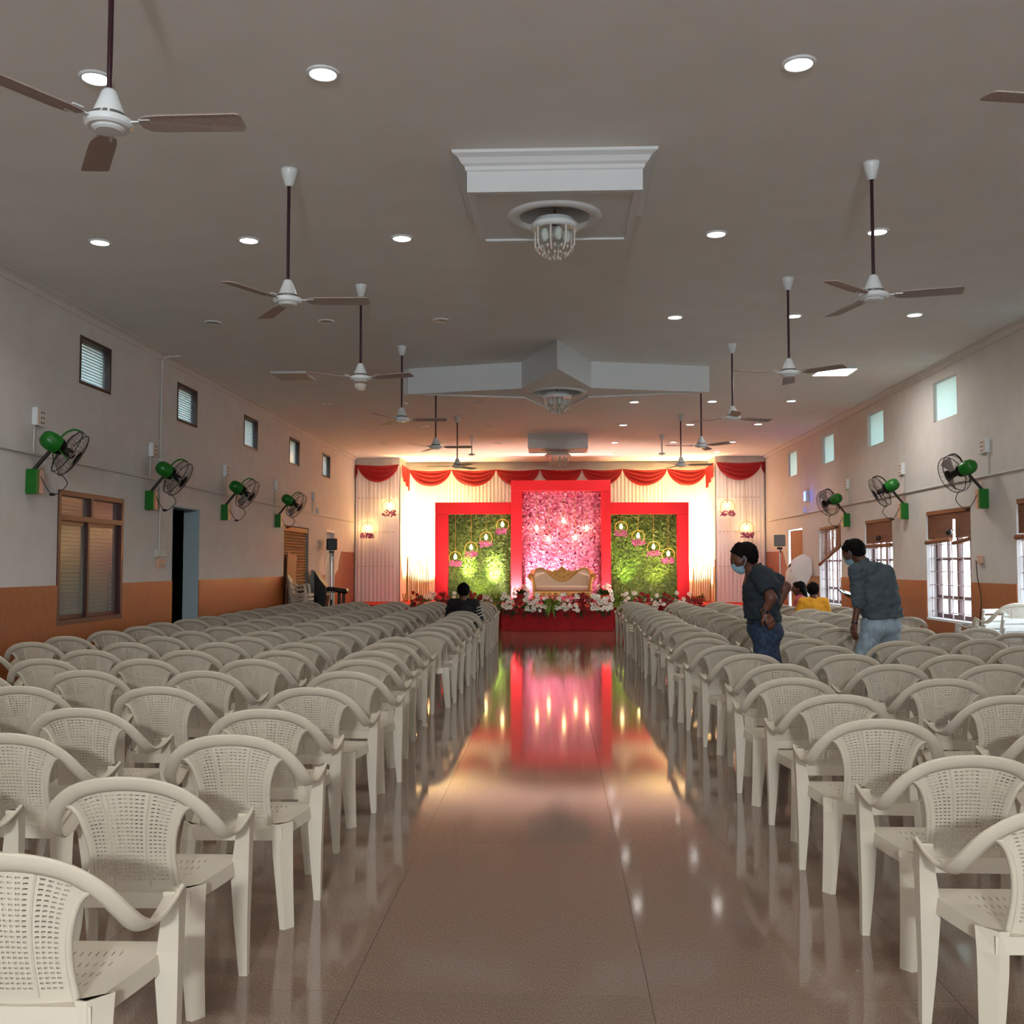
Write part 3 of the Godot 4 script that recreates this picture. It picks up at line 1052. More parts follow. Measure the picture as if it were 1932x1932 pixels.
func barred_window(called: String, z0: float, z1: float, k: int) -> void:
	var st: SurfaceTool
	var y0 := 0.73
	var y1 := 2.34
	var zm := (z0 + z1) * 0.5
	var labels := ["barred window half hidden behind the edge of the stacked white chairs", "barred window with a torn bamboo blind beside the wall socket", "barred window behind the man in the slate shirt", "barred window with a lopsided bamboo blind beside the curtained doorway"]
	var w := thing(called, labels[k], "window", Vector3.ZERO, 0.0, "", "structure")
	st = mb()
	var xo := XR + 0.14
	rect_frame(st, xo, xo + 0.07, z0, z1, y0, y1, 0.07)
	span(st, Vector3(xo, y0 + 0.07, zm - 0.035), Vector3(xo + 0.07, y1 - 0.07, zm + 0.035))
	for y in [1.05, 1.62]:
		span(st, Vector3(xo + 0.01, y - 0.022, z0 + 0.07), Vector3(xo + 0.06, y + 0.022, z1 - 0.07))
	obj("frame", st, M.red_wood, w)
	for q in 2:
		st = mb()
		var zq: float = z0 + 0.5 * (zm - z0) if q == 0 else zm + 0.5 * (z1 - zm)
		span(st, Vector3(xo + 0.015, y0 + 0.07, zq - 0.018), Vector3(xo + 0.055, y1 - 0.07, zq + 0.018))
		obj("glazing_bar", st, M.red_wood, w)
	var ys := [y0 + 0.07, 1.05, 1.62, y1 - 0.07]
	var zs := [z0 + 0.07, z0 + 0.5 * (zm - z0), zm, zm + 0.5 * (z1 - zm), z1 - 0.07]
	for i in 4:
		for j in 3:
			st = mb()
			span(st, Vector3(xo + 0.033, ys[j], zs[i]), Vector3(xo + 0.037, ys[j + 1], zs[i + 1]))
			obj("pane", st, M.glass, w)
	var xb := XR + 0.06
	for q in 5:
		st = mb()
		var zq := z0 + 0.05 + (z1 - z0 - 0.1) * q / 4.0
		tube(st, [Vector3(xb, y0, zq), Vector3(xb, y1, zq)], 0.011, 8)
		obj("grille_bar", st, M.bar_pink, w)
	for q in 8:
		st = mb()
		var yq := y0 + 0.1 + 0.2 * q
		tube(st, [Vector3(xb, yq, z0), Vector3(xb, yq, z1)], 0.007, 6)
		obj("grille_rod", st, M.bar_pink, w)
	st = mb()
	span(st, Vector3(XR - 0.015, y0 - 0.03, z0 - 0.01), Vector3(XR + 0.14, y0 + 0.004, z1 + 0.01))
	obj("sill", st, M.plaster, w)
	# rolled bamboo blind in the head of the opening
	var bl := ["bamboo blind rolled up above the barred window behind the stacked white chairs", "torn bamboo blind with a gap over the window beside the wall socket", "bamboo blind rolled up over the window behind the man in the slate shirt", "bamboo blind hanging lopsided over the window beside the curtained doorway"]
	var b := thing("bamboo_blind", bl[k], "blind", Vector3(XR + 0.02, y1, zm), 0.0, "bamboo blinds of the barred windows")
	var hw := (z1 - z0) * 0.5 - 0.02
	st = mb()
	cbox(st, Vector3(0, -0.03, 0), Vector3(0.04, 0.06, 2 * hw), 0.005)
	obj("head_rail", st, M.bamboo, b)
	st = mb()
	var rows := 30
	var low_near := 0.47
	var low_far := 0.47
	if k == 3:
		low_near = 0.42
		low_far = 0.80
	for i in rows:
		var t := float(i) / rows
		var ya := -0.06 - t * (low_far - 0.1)
		var yb := -0.06 - t * (low_near - 0.1)
		var seg := [[-hw, hw]]
		if k == 1 and t > 0.25 and t < 0.95:
			seg = [[-hw, 0.18 * hw], [0.30 * hw, hw]]
		elif k == 3 and t > 0.5 and t < 0.85:
			seg = [[-hw, 0.3 * hw], [0.42 * hw, hw]]
		for g in seg:
			var fa: float = (g[0] + hw) / (2 * hw)
			var fb: float = (g[1] + hw) / (2 * hw)
			tube(st, [Vector3(0.004 * (i % 2), lerpf(ya, yb, fa), g[0]), Vector3(0.004 * (i % 2), lerpf(ya, yb, fb), g[1])], 0.0068, 5)
	obj("slats", st, M.bamboo, b)
	st = mb()
	if k == 1:
		tube(st, [Vector3(-0.02, -low_far, -hw - 0.02), Vector3(-0.02, -low_far + 0.03, 0.15 * hw)], 0.035, 10)
		tube(st, [Vector3(-0.02, -low_near - 0.03, 0.28 * hw), Vector3(-0.02, -low_near + 0.02, hw)], 0.03, 10)
	else:
		tube(st, [Vector3(-0.02, -low_far, -hw - 0.02), Vector3(-0.02, -low_near, hw + 0.02)], 0.035, 10)
	obj("rolled_end", st, M.bamboo, b)
	if k == 1 or k == 2:
		st = mb()
		ball(st, Vector3(-0.06, -0.34, 0.2 * hw), Vector3(0.05, 0.05, 0.05), 10, 6)
		tube(st, [Vector3(-0.06, -0.34, 0.2 * hw), Vector3(-0.05, -0.31, -0.4 * hw)], 0.008, 5)
		obj("cord_knot", st, M.dark_wood, b)


# ---------------------------------------------------------------- the stage
func pleats(st: SurfaceTool, a: Vector3, b: Vector3, y0: float, y1: float, period: float, depth: float, seed_: int) -> void:
	var r := RandomNumberGenerator.new()
	r.seed = seed_
	var length := a.distance_to(b)
	var dir := (b - a) / length
	var out := dir.cross(Vector3.UP).normalized() * -1.0
	var folds := int(length / period)
	var amp := []
	for i in folds + 2:
		amp.append(r.randf_range(0.6, 1.3))
	var f := func(u: float, v: float) -> Vector3:
		var t := u * folds
		var k := int(t)
		var d: float = depth * lerpf(amp[k], amp[k + 1], t - k) * sin(t * TAU) * (0.7 + 0.3 * v)
		return a + dir * (u * length) + out * d + Vector3.UP * lerpf(y1, y0, v)
	sheet(st, folds * 8, 5, f)


func swag(st: SurfaceTool, a: Vector3, b: Vector3, sag: float, front: Vector3) -> void:
	var f := func(u: float, v: float) -> Vector3:
		var bow := sin(PI * u)
		var depth := sag * pow(maxf(4.0 * u * (1.0 - u), 0.0), 0.62)
		var p := a.lerp(b, u) + Vector3.DOWN * (0.03 * bow + v * maxf(depth, 0.012))
		return p + front * (0.03 + 0.05 * bow * v + 0.024 * bow * sin(v * 24.0 + 1.5 * cos(u * 5.0)))
	sheet(st, 28, 26, f)


func tail(st: SurfaceTool, a: Vector3, b: Vector3, la: float, lb: float, front: Vector3) -> void:
	var f := func(u: float, v: float) -> Vector3:
		return a.lerp(b, u) + Vector3.DOWN * (v * lerpf(la, lb, u)) + front * (0.03 + 0.018 * sin(u * 19.0) * (0.5 + v)) + (b - a) * 0.18 * v * (0.5 - u)
	sheet(st, 22, 8, f)


func blossom(size: float, petals: int, cup: float) -> SurfaceTool:
	var st := mb()
	for k in petals:
		var a := TAU * k / petals
		var d := Vector3(cos(a), 0, sin(a))
		var s := Vector3(-sin(a), 0, cos(a)) * size * 2.4 / petals
		var m := d * size * 0.6 + Vector3.UP * cup * size
		var t := d * size + Vector3.UP * cup * size * 1.1
		tri(st, Vector3.ZERO, m + s, m - s)
		quad(st, m - s, m + s, t + s * 0.5, t - s * 0.5)
	return st


func flower_mesh(size: float, petal_mat: Material, eye_mat: Material) -> ArrayMesh:
	var st := blossom(size, 9, 0.25)
	st.generate_normals()
	st.set_material(petal_mat)
	var mesh := st.commit()
	var e := mb()
	ball(e, Vector3(0, size * 0.12, 0), Vector3(size * 0.26, size * 0.16, size * 0.26), 8, 4)
	e.generate_normals()
	e.set_material(eye_mat)
	e.commit(mesh)
	return mesh


func leaf_shape(st: SurfaceTool, base: Vector3, dir: Vector3, side: Vector3, length: float, width: float, bend: Vector3) -> void:
	var m := base + dir * length * 0.5 + bend * 0.35
	var t := base + dir * length + bend
	tri(st, base, m + side * width, m - side * width)
	tri(st, m - side * width, m + side * width, t)


func garland(called: String, label: String, x0: float, x1: float, z: float, y: float, plan: Array, seed_: int) -> void:
	# plan: [from, to, kind] along 0..1
	var r := RandomNumberGenerator.new()
	r.seed = seed_
	var o := thing(called, label, "flower arrangement", Vector3((x0 + x1) * 0.5, y, z))
	var w := x1 - x0
	var st := mb()
	var count := int(w * 190)
	for i in count:
		var b := Vector3(r.randf_range(-0.5, 0.5) * w, r.randf_range(-0.10, 0.14), r.randf_range(-0.10, 0.12))
		var d := Vector3(r.randf_range(-1, 1), r.randf_range(-0.7, 0.9), r.randf_range(0.1, 1.2)).normalized()
		var s := d.cross(Vector3(r.randf(), r.randf(), r.randf())).normalized()
		leaf_shape(st, b, d, s, r.randf_range(0.10, 0.22), r.randf_range(0.012, 0.026), Vector3(0, -0.04, 0))
	tag(obj("foliage", st, M.green_leaf, o), "", "", "", "stuff")
	st = mb()
	for i in int(w * 40):
		var b := Vector3(r.randf_range(-0.5, 0.5) * w, r.randf_range(-0.16, 0.0), r.randf_range(0.02, 0.12))
		var d := Vector3(r.randf_range(-0.6, 0.6), -1.0, r.randf_range(0.1, 0.6)).normalized()
		leaf_shape(st, b, d, d.cross(Vector3.BACK).normalized(), r.randf_range(0.08, 0.18), 0.02, Vector3(0, -0.02, 0.02))
	tag(obj("hanging_twigs", st, M.bark, o), "", "", "", "stuff")
	var wm := flower_mesh(0.058, M.white_flower, M.yellow_eye)
	var wm2 := flower_mesh(0.046, M.white_flower, M.white_flower)
	var rm := flower_mesh(0.055, M.red_flower, M.red_flower)
	for seg in plan:
		var xa: float = (seg[0] - 0.5) * w
		var xb: float = (seg[1] - 0.5) * w
		var num := int((xb - xa) * seg[3])
		for i in num:
			var f := MeshInstance3D.new()
			f.name = "white_flower" if seg[2] == "white" else "red_flower"
			if seg[2] == "lime":
				break
			f.mesh = (wm if r.randf() < 0.65 else wm2) if seg[2] == "white" else rm
			var p := Vector3(r.randf_range(xa, xb), r.randf_range(-0.12, 0.27), 0)
			p.z = 0.17 + 0.06 * r.randf() - 0.15 * maxf(p.y, 0.0)
			var nrm := Vector3(r.randf_range(-0.5, 0.5), r.randf_range(0.0, 0.9), 1.0).normalized()
			var bx := nrm.cross(Vector3.RIGHT).normalized()
			f.basis = Basis(nrm.cross(bx).normalized() * -1.0, nrm, bx).orthonormalized()
			f.position = p
			o.add_child(f, true)
		if seg[2] == "lime":
			st = mb()
			for i in 26:
				var d := Vector3(r.randf_range(-0.9, 0.9), r.randf_range(-1.0, 1.0), r.randf_range(0.2, 0.8)).normalized()
				leaf_shape(st, Vector3((xa + xb) * 0.5, 0.05, 0.14), d, d.cross(Vector3.BACK).normalized(), r.randf_range(0.22, 0.36), 0.022, Vector3(0, -0.06, 0.02))
			tag(obj("spiky_leaves", st, M.lime_leaf, o), "", "", "", "stuff")


func leaf_wall(called: String, label: String, x0: float, x1: float, y0: float, y1: float, z: float, seed_: int, pink: bool) -> void:
	var r := RandomNumberGenerator.new()
	r.seed = seed_
	var o := thing(called, label, "flower wall" if pink else "leaf wall", Vector3((x0 + x1) * 0.5, y0, z))
	var st := mb()
	span(st, Vector3(x0 - (x0 + x1) * 0.5, 0, -0.04), Vector3(x1 - (x0 + x1) * 0.5, y1 - y0, 0))
	obj("backing_board", st, M.mauve_board if pink else M.green_leaf, o)
	var mm := MultiMesh.new()
	mm.transform_format = MultiMesh.TRANSFORM_3D
	mm.use_colors = true
	if pink:
		mm.mesh = mesh_of(blossom(0.032, 5, 0.5))
	else:
		st = mb()
		leaf_shape(st, Vector3.ZERO, Vector3.UP, Vector3.RIGHT, 0.075, 0.016, Vector3(0, 0, 0.02))
		leaf_shape(st, Vector3.ZERO, Vector3(0.7, 0.7, 0.1), Vector3(0.7, -0.7, 0), 0.06, 0.014, Vector3(0, 0, 0.015))
		leaf_shape(st, Vector3.ZERO, Vector3(-0.7, 0.7, 0.1), Vector3(0.7, 0.7, 0), 0.06, 0.014, Vector3(0, 0, 0.015))
		mm.mesh = mesh_of(st)
	var w := x1 - x0
	var h := y1 - y0
	var n := int(w * h * (1100 if pink else 1000))
	mm.instance_count = n
	for i in n:
		var p := Vector3(r.randf_range(-0.5, 0.5) * w, r.randf_range(0.0, h), r.randf_range(0.005, 0.045))
		var b: Basis
		if pink:
			var nrm := Vector3(r.randf_range(-0.8, 0.8), r.randf_range(-0.6, 0.8), 1.0).normalized()
			var bx := nrm.cross(Vector3(cos(i), sin(i), 0)).normalized()
			b = Basis(nrm.cross(bx), nrm, bx).orthonormalized()
			mm.set_instance_color(i, Color(0.80, 0.30, 0.42).lerp(Color(0.52, 0.05, 0.17), r.randf() * r.randf()) if r.randf() < 0.9 else Color(0.85, 0.5, 0.6))
		else:
			b = Basis(Vector3(0, 0, 1), r.randf_range(-2.2, 2.2)) * Basis(Vector3(1, 0, 0), r.randf_range(0.1, 0.9))
			mm.set_instance_color(i, Color(0.045, 0.09, 0.015).lerp(Color(0.12, 0.19, 0.035), r.randf()))
		mm.set_instance_transform(i, Transform3D(b * r.randf_range(0.8, 1.25), p))
	var mi := MultiMeshInstance3D.new()
	mi.name = "blossoms" if pink else "leaves"
	mi.multimesh = mm
	mi.material_override = M.petal if pink else M.leaf
	mi.set_meta("kind", "stuff")
	o.add_child(mi)


func ring_lamp(label: String, at: Vector3, cord: float, radius: float, wreath: bool, group: String) -> void:
	# 'at' is the bulb
	var o := thing("hanging_bulb_lamp", label, "hanging lamp", at, 0.0, group)
	var st := mb()
	tube(st, [Vector3(0, 0.10, 0), Vector3(0, cord, -0.255 if absf(at.x) > 4.0 else 0.0)], 0.006, 5)
	obj("cord", st, M.bamboo_stick, o)
	st = mb()
	lathe(st, [Vector2(0.0, -0.06), Vector2(0.03, -0.05), Vector2(0.043, -0.015), Vector2(0.036, 0.03), Vector2(0.016, 0.07), Vector2(0.014, 0.085), Vector2(0, 0.085)], 12, Transform3D.IDENTITY, false)
	obj("bulb", st, M.bulb, o)
	st = mb()
	lathe(st, [Vector2(0.017, 0.08), Vector2(0.017, 0.12), Vector2(0, 0.12)], 10)
	obj("socket", st, M.brass, o)
	if radius > 0:
		var c := Vector3(0, -0.02, 0)
		st = mb()
		var pts := []
		for k in 33:
			var a := TAU * k / 32 + PI / 2
			pts.append(c + Vector3(cos(a) * radius, sin(a) * radius, 0))
		tube(st, pts, 0.009, 6, false)
		obj("ring", st, M.gold, o)
		if wreath:
			var r := RandomNumberGenerator.new()
			r.seed = int(absf(at.x * 1000))
			st = mb()
			for i in 60:
				var p := c + Vector3(r.randf_range(-1, 1) * radius * 0.95, -radius * 0.98 + r.randf_range(-0.06, 0.07), r.randf_range(-0.08, 0.1))
				var d := Vector3(r.randf_range(-1, 1), r.randf_range(-0.6, 1), r.randf_range(0, 1)).normalized()
				leaf_shape(st, p, d, d.cross(Vector3(0.3, 0.2, 1)).normalized(), 0.06, 0.022, Vector3.ZERO)
				if i % 2 == 0:
					ball(st, p, Vector3.ONE * 0.022, 6, 4)
			tag(obj("flower_wreath", st, M.mauve, o), "", "", "", "stuff")
	var l := OmniLight3D.new()
	l.name = "bulb_lamp"
	l.light_color = Color(1.0, 0.80, 0.5)
	l.light_energy = 0.06 if not wreath or radius < 0.2 else 0.09
	l.light_size = 0.04
	l.omni_range = 60.0
	l.omni_attenuation = 2.0
	l.shadow_enabled = true
	o.add_child(l)


func par(label: String, at: Vector3, aim: Vector3, c: Color, energy: float, angle: float, blend: float, r := 0.075) -> void:
	var o := thing("par_light", label, "stage light", at)
	var d := (aim - at).normalized()
	var B := Basis.looking_at(d, Vector3.UP if absf(d.y) < 0.95 else Vector3.BACK)
	var X := Transform3D(B * Basis(Vector3.RIGHT, -PI / 2), Vector3.ZERO)
	var st := mb()
	lathe(st, [Vector2(0, -0.2), Vector2(r * 0.6, -0.19), Vector2(r, -0.1), Vector2(r, 0.0), Vector2(r * 0.92, 0.0), Vector2(r * 0.92, -0.03)], 18, X)
	obj("can", st, M.black, o)
	st = mb()
	lathe(st, [Vector2(0, -0.025), Vector2(r * 0.92, -0.025)], 18, X)
	var g := glow(c, 3.0)
	obj("lens_light", st, g, o)
	st = mb()
	box(st, Vector3(0, STAGE_Y - at.y + 0.012, 0), Vector3(0.16, 0.02, 0.16))
	box(st, Vector3(-r - 0.012, (STAGE_Y - at.y) * 0.5, 0), Vector3(0.012, at.y - STAGE_Y, 0.03))
	box(st, Vector3(r + 0.012, (STAGE_Y - at.y) * 0.5, 0), Vector3(0.012, at.y - STAGE_Y, 0.03))
	obj("yoke", st, M.steel_dark, o)
	var l := SpotLight3D.new()
	l.name = "par_lamp"
	l.light_color = c
	l.light_energy = energy
	l.spot_angle = angle
	l.spot_angle_attenuation = blend
	l.light_size = r * 0.9
	l.spot_range = 60.0
	l.spot_attenuation = 2.0
	l.shadow_enabled = true
	l.basis = B
	l.position = d * 0.02
	o.add_child(l)


func red_box(parent: Node, called: String, a: Vector3, b: Vector3) -> void:
	var st := mb()
	cbox(st, (a + b) * 0.5, (b - a).abs(), 0.008)
	obj(called, st, M.red_cloth, parent)


func build_stage() -> void:
	var st := mb()
	# platform
	var o := thing("stage_platform", "low stage covered in red carpet with a projecting front", "stage", Vector3.ZERO, 0.0, "", "structure")
	span(st, Vector3(XL, 0.0, ZBACK), Vector3(XR, STAGE_Y - 0.015, -25.72))
	span(st, Vector3(-1.23, 0.0, -25.72), Vector3(1.31, STAGE_Y - 0.015, -24.03))
	obj("platform", st, M.bark, o)
	st = mb()
	span(st, Vector3(XL, STAGE_Y - 0.015, ZBACK), Vector3(XR, STAGE_Y, -25.70))
	span(st, Vector3(-1.25, STAGE_Y - 0.015, -25.70), Vector3(1.33, STAGE_Y, -24.0))
	obj("carpet_top", st, M.carpet, o)
	for e in [[Vector3(-1.26, 0, -23.99), Vector3(1.34, 0, -23.99)], [Vector3(1.34, 0, -23.99), Vector3(1.34, 0, -25.68)], [Vector3(-1.26, 0, -25.68), Vector3(-1.26, 0, -23.99)], [Vector3(XL + 0.02, 0, -25.68), Vector3(-1.26, 0, -25.68)], [Vector3(1.34, 0, -25.68), Vector3(XR - 0.02, 0, -25.68)]]:
		st = mb()
		pleats(st, e[0], e[1], 0.004, STAGE_Y, 0.35, 0.006, 5)
		obj("skirt", st, M.red_skirt, o)
	# white pleated drapes
	var drapes := [
		["white pleated drape across the back of the stage", Vector3(-4.27, 0, -29.22), Vector3(4.34, 0, -29.22)],
		["white pleated drape panel on the sliding-window side of the stage", Vector3(XL + 0.04, 0, -27.97), Vector3(-4.29, 0, -27.97)],
		["white pleated drape panel on the barred-window side of the stage", Vector3(4.36, 0, -27.97), Vector3(XR - 0.04, 0, -27.97)],
		["narrow white drape turning into the recess, sliding-window side", Vector3(-4.27, 0, -27.99), Vector3(-4.27, 0, -29.2)],
		["narrow white drape turning into the recess, barred-window side", Vector3(4.34, 0, -29.2), Vector3(4.34, 0, -27.99)]]
	for k in drapes.size():
		var d := thing("stage_drape", drapes[k][0], "drape", Vector3.ZERO, 0.0, "white stage drapes")
		st = mb()
		pleats(st, drapes[k][1], drapes[k][2], STAGE_Y + 0.004, 4.26 if k != 2 else 4.30, 0.105, 0.008, 40 + k)
		obj("cloth", st, M.drape, d)
		if k == 1 or k == 2:
			for y in [1.50, 2.44, 3.37]:
				st = mb()
				var a: Vector3 = drapes[k][1]
				var b: Vector3 = drapes[k][2]
				var x := a.x + 0.06
				while x < b.x - 0.1:
					box(st, Vector3(x + 0.03, y, -27.945), Vector3(0.062, 0.03, 0.006))
					x += 0.105
				obj("strap", st, M.strap, d)
	# red swags
	var F := Vector3(0, 0, 1)
	var zc := -29.14
	var xs := [-4.175, -2.969, -1.691, -0.433, 0.761, 1.905, 3.165, 4.30]
	for k in 7:
		st = mb()
		swag(st, Vector3(xs[k], 4.26, zc), Vector3(xs[k + 1], 4.26, zc), 0.46, F)
		var nm: String = ["first", "second", "third", "fourth", "fifth", "sixth", "seventh"][k]
		tag(obj("red_swag", st, M.swag), "red cloth swag at the top of the back drape, %s from the sliding-window side" % nm, "swag", "red swags of the back drape")
	st = mb()
	swag(st, Vector3(-5.45, 4.29, -27.93), Vector3(-4.30, 4.30, -27.93), 0.46, F)
	tag(obj("red_swag", st, M.swag), "single red swag over the drape panel on the sliding-window side", "swag")
	st = mb()
	swag(st, Vector3(4.37, 4.33, -27.93), Vector3(5.60, 4.33, -27.93), 0.47, F)
	tag(obj("red_swag", st, M.swag), "single red swag over the drape panel on the barred-window side", "swag")
	var tails := [[Vector3(XL + 0.02, 4.29, -27.93), Vector3(-5.43, 4.29, -27.93), 0.42, 0.20, F, "short red tail beside the wall, sliding-window side"],
		[Vector3(-4.25, 4.30, -27.93), Vector3(-4.18, 4.25, -29.1), 0.35, 0.62, Vector3(1, 0, 0.35), "long red tail at the recess corner, sliding-window side"],
		[Vector3(4.27, 4.26, -29.1), Vector3(4.33, 4.33, -27.93), 0.62, 0.35, Vector3(-1, 0, 0.35), "long red tail at the recess corner, barred-window side"],
		[Vector3(5.58, 4.33, -27.93), Vector3(XR - 0.02, 4.33, -27.93), 0.20, 0.34, F, "short red tail beside the wall, barred-window side"]]
	for t in tails:
		st = mb()
		tail(st, t[0], t[1], t[2], t[3], t[4])
		tag(obj("red_swag_tail", st, M.swag), t[5], "swag")
	# red frames
	var c := thing("stage_arch", "tall red cloth-covered frame around the pink flower wall", "stage arch")
	red_box(c, "post", Vector3(-1.20, STAGE_Y, -27.95), Vector3(-0.90, 3.53, -27.60))
	red_box(c, "post", Vector3(1.23, STAGE_Y, -27.95), Vector3(1.49, 3.53, -27.60))
	red_box(c, "beam", Vector3(-1.20, 3.535, -27.95), Vector3(1.49, 3.82, -27.59))
	c = thing("stage_arch", "lower red frame around the leaf wall on the sliding-window side", "stage arch")
	red_box(c, "post", Vector3(-3.28, STAGE_Y, -28.12), Vector3(-2.93, 2.92, -27.80))
	red_box(c, "beam", Vector3(-3.28, 2.925, -28.12), Vector3(-1.205, 3.24, -27.79))
	c = thing("stage_arch", "lower red frame around the leaf wall on the barred-window side", "stage arch")
	red_box(c, "post", Vector3(3.29, STAGE_Y, -28.12), Vector3(3.60, 2.91, -27.80))
	red_box(c, "beam", Vector3(1.495, 2.915, -28.12), Vector3(3.60, 3.23, -27.79))
	leaf_wall("leaf_wall", "green artificial leaf wall with two hot light spots, sliding-window side", -2.93, -1.205, STAGE_Y, 2.92, -28.06, 61, false)
	leaf_wall("leaf_wall", "green artificial leaf wall on the barred-window side of the sofa", 1.495, 3.29, STAGE_Y, 2.91, -28.06, 62, false)
	leaf_wall("flower_wall", "pink artificial flower wall behind the gold sofa", -0.90, 1.23, STAGE_Y, 3.53, -27.88, 63, true)
	build_sofa()
	# flowers along the stage edges
	var plan := [[0.0, 0.14, "white", 50], [0.11, 0.27, "red", 34], [0.22, 0.42, "white", 52], [0.41, 0.50, "lime", 1], [0.49, 0.68, "white", 50], [0.62, 0.84, "red", 34], [0.77, 1.0, "white", 52]]
	garland("flower_garland", "red and white flower garland on the projecting stage front", -1.30, 1.38, -24.06, STAGE_Y + 0.06, plan, 71)
	garland("flower_garland", "red and white flower garland under the leaf wall, sliding-window side", -3.6, -1.36, -25.78, STAGE_Y + 0.04, [[0.0, 0.12, "red", 34], [0.1, 0.3, "white", 30], [0.25, 0.5, "red", 34], [0.42, 0.62, "white", 30], [0.6, 0.78, "red", 36], [0.74, 0.9, "white", 32], [0.88, 1.0, "lime", 1]], 72)
	garland("flower_garland", "red and white flower garland under the leaf wall, barred-window side", 1.46, 3.65, -25.78, STAGE_Y + 0.04, [[0.0, 0.10, "lime", 1], [0.08, 0.26, "white", 34], [0.22, 0.42, "red", 36], [0.38, 0.56, "white", 32], [0.5, 0.72, "red", 34], [0.68, 0.86, "white", 34], [0.82, 1.0, "red", 36]], 73)
	for b in [[-0.86, "sliding-window"], [1.24, "barred-window"]]:
		bouquet(Vector3(b[0], STAGE_Y, -26.55), "white flower bouquet in an orange pot, sofa end on the %s side" % b[1])
	for s in [-1.0, 1.0]:
		var bs := thing("bamboo_screen", "upright bamboo sticks in the recess corner, %s side" % ("sliding-window" if s < 0 else "barred-window"), "bamboo sticks", Vector3(-3.78 if s < 0 else 4.02, STAGE_Y, -28.02))
		var r := RandomNumberGenerator.new()
		r.seed = 90 + int(s)
		for i in 15:
			st = mb()
			var x := -0.40 + 0.05 * i + r.randf_range(-0.015, 0.015)
			var hgt := r.randf_range(0.85, 1.35) if i > 1 else 0.22
			tube(st, [Vector3(x, 0, r.randf_range(-0.08, 0.08)), Vector3(x + r.randf_range(-0.03, 0.03), hgt, 0)], 0.013, 6)
			obj("stick", st, M.bamboo_stick, bs)
	# hanging bulbs
	var rank := ["highest", "second highest", "second lowest", "lowest"]
	var g := "bulb rings before the leaf wall, sliding-window side"
	for p in [[-1.435, 2.627], [-1.882, 2.282], [-2.286, 2.009], [-2.718, 1.75]]:
		ring_lamp("%s lit bulb in a gold flower ring before the two-spot leaf wall" % rank[int(clampf((2.7 - p[1]) / 0.29, 0, 3))], Vector3(p[0], p[1], -27.75), 2.92 - p[1], 0.17, true, g)
	g = "bulb rings before the leaf wall, barred-window side"
	for p in [[1.776, 2.564], [2.231, 2.32], [2.642, 2.019], [3.038, 1.834]]:
		ring_lamp("%s lit bulb in a gold flower ring, leaf wall on the barred-window side" % rank[int(clampf((2.62 - p[1]) / 0.24, 0, 3))], Vector3(p[0], p[1], -27.75), 2.91 - p[1], 0.17, true, g)
	g = "bare bulbs before the pink flower wall"
	for p in [[-0.503, 2.53, "upper sliding-window-side"], [0.219, 2.731, "topmost middle"], [0.838, 2.528, "upper barred-window-side"], [-0.186, 2.226, "lower sliding-window-side"], [0.535, 2.269, "lower barred-window-side"]]:
		ring_lamp("%s bare lit bulb before the pink flower wall" % p[2], Vector3(p[0], p[1], -27.72), 3.53 - p[1], 0.0, false, g)
	for p in [[-4.539, 3.145, "upper", "sliding-window"], [-5.134, 2.535, "lower", "sliding-window"], [4.64, 3.122, "upper", "barred-window"], [5.145, 2.534, "lower", "barred-window"]]:
		ring_lamp("glowing ring lamp with a flower wreath, %s one on the %s drape panel" % [p[2], p[3]], Vector3(p[0], p[1], -27.80), 4.40 - p[1], 0.19, true, "")


func bouquet(at: Vector3, label: String) -> void:
	var o := thing("flower_bouquet", label, "bouquet", at)
	var r := RandomNumberGenerator.new()
	r.seed = 300 + int(at.x * 10)
	var st := mb()
	lathe(st, [Vector2(0, 0), Vector2(0.10, 0), Vector2(0.12, 0.04), Vector2(0.15, 0.22), Vector2(0.16, 0.24), Vector2(0.14, 0.24), Vector2(0.12, 0.20), Vector2(0, 0.20)], 16)
	obj("pot", st, M.pot, o)
	st = mb()
	for i in 70:
		var d := Vector3(r.randf_range(-1, 1), r.randf_range(0.1, 1.2), r.randf_range(-0.6, 1)).normalized()
		leaf_shape(st, Vector3(0, 0.22, 0), d, d.cross(Vector3(0.2, 0.3, 1)).normalized(), r.randf_range(0.14, 0.30), 0.022, Vector3(0, -0.03, 0))
	tag(obj("foliage", st, M.green_leaf, o), "", "", "", "stuff")
	var wm := flower_mesh(0.062, M.white_flower, M.white_flower)
	for i in 16:
		var d := Vector3(r.randf_range(-1, 1), r.randf_range(0.3, 1.5), r.randf_range(-0.2, 1.0)).normalized()
		var f := inst("white_flower", wm, null, o)
		f.position = Vector3(0, 0.24, 0) + d * r.randf_range(0.16, 0.30)
		var bx := d.cross(Vector3.RIGHT).normalized()
		f.basis = Basis(d.cross(bx) * -1.0, d, bx).orthonormalized()


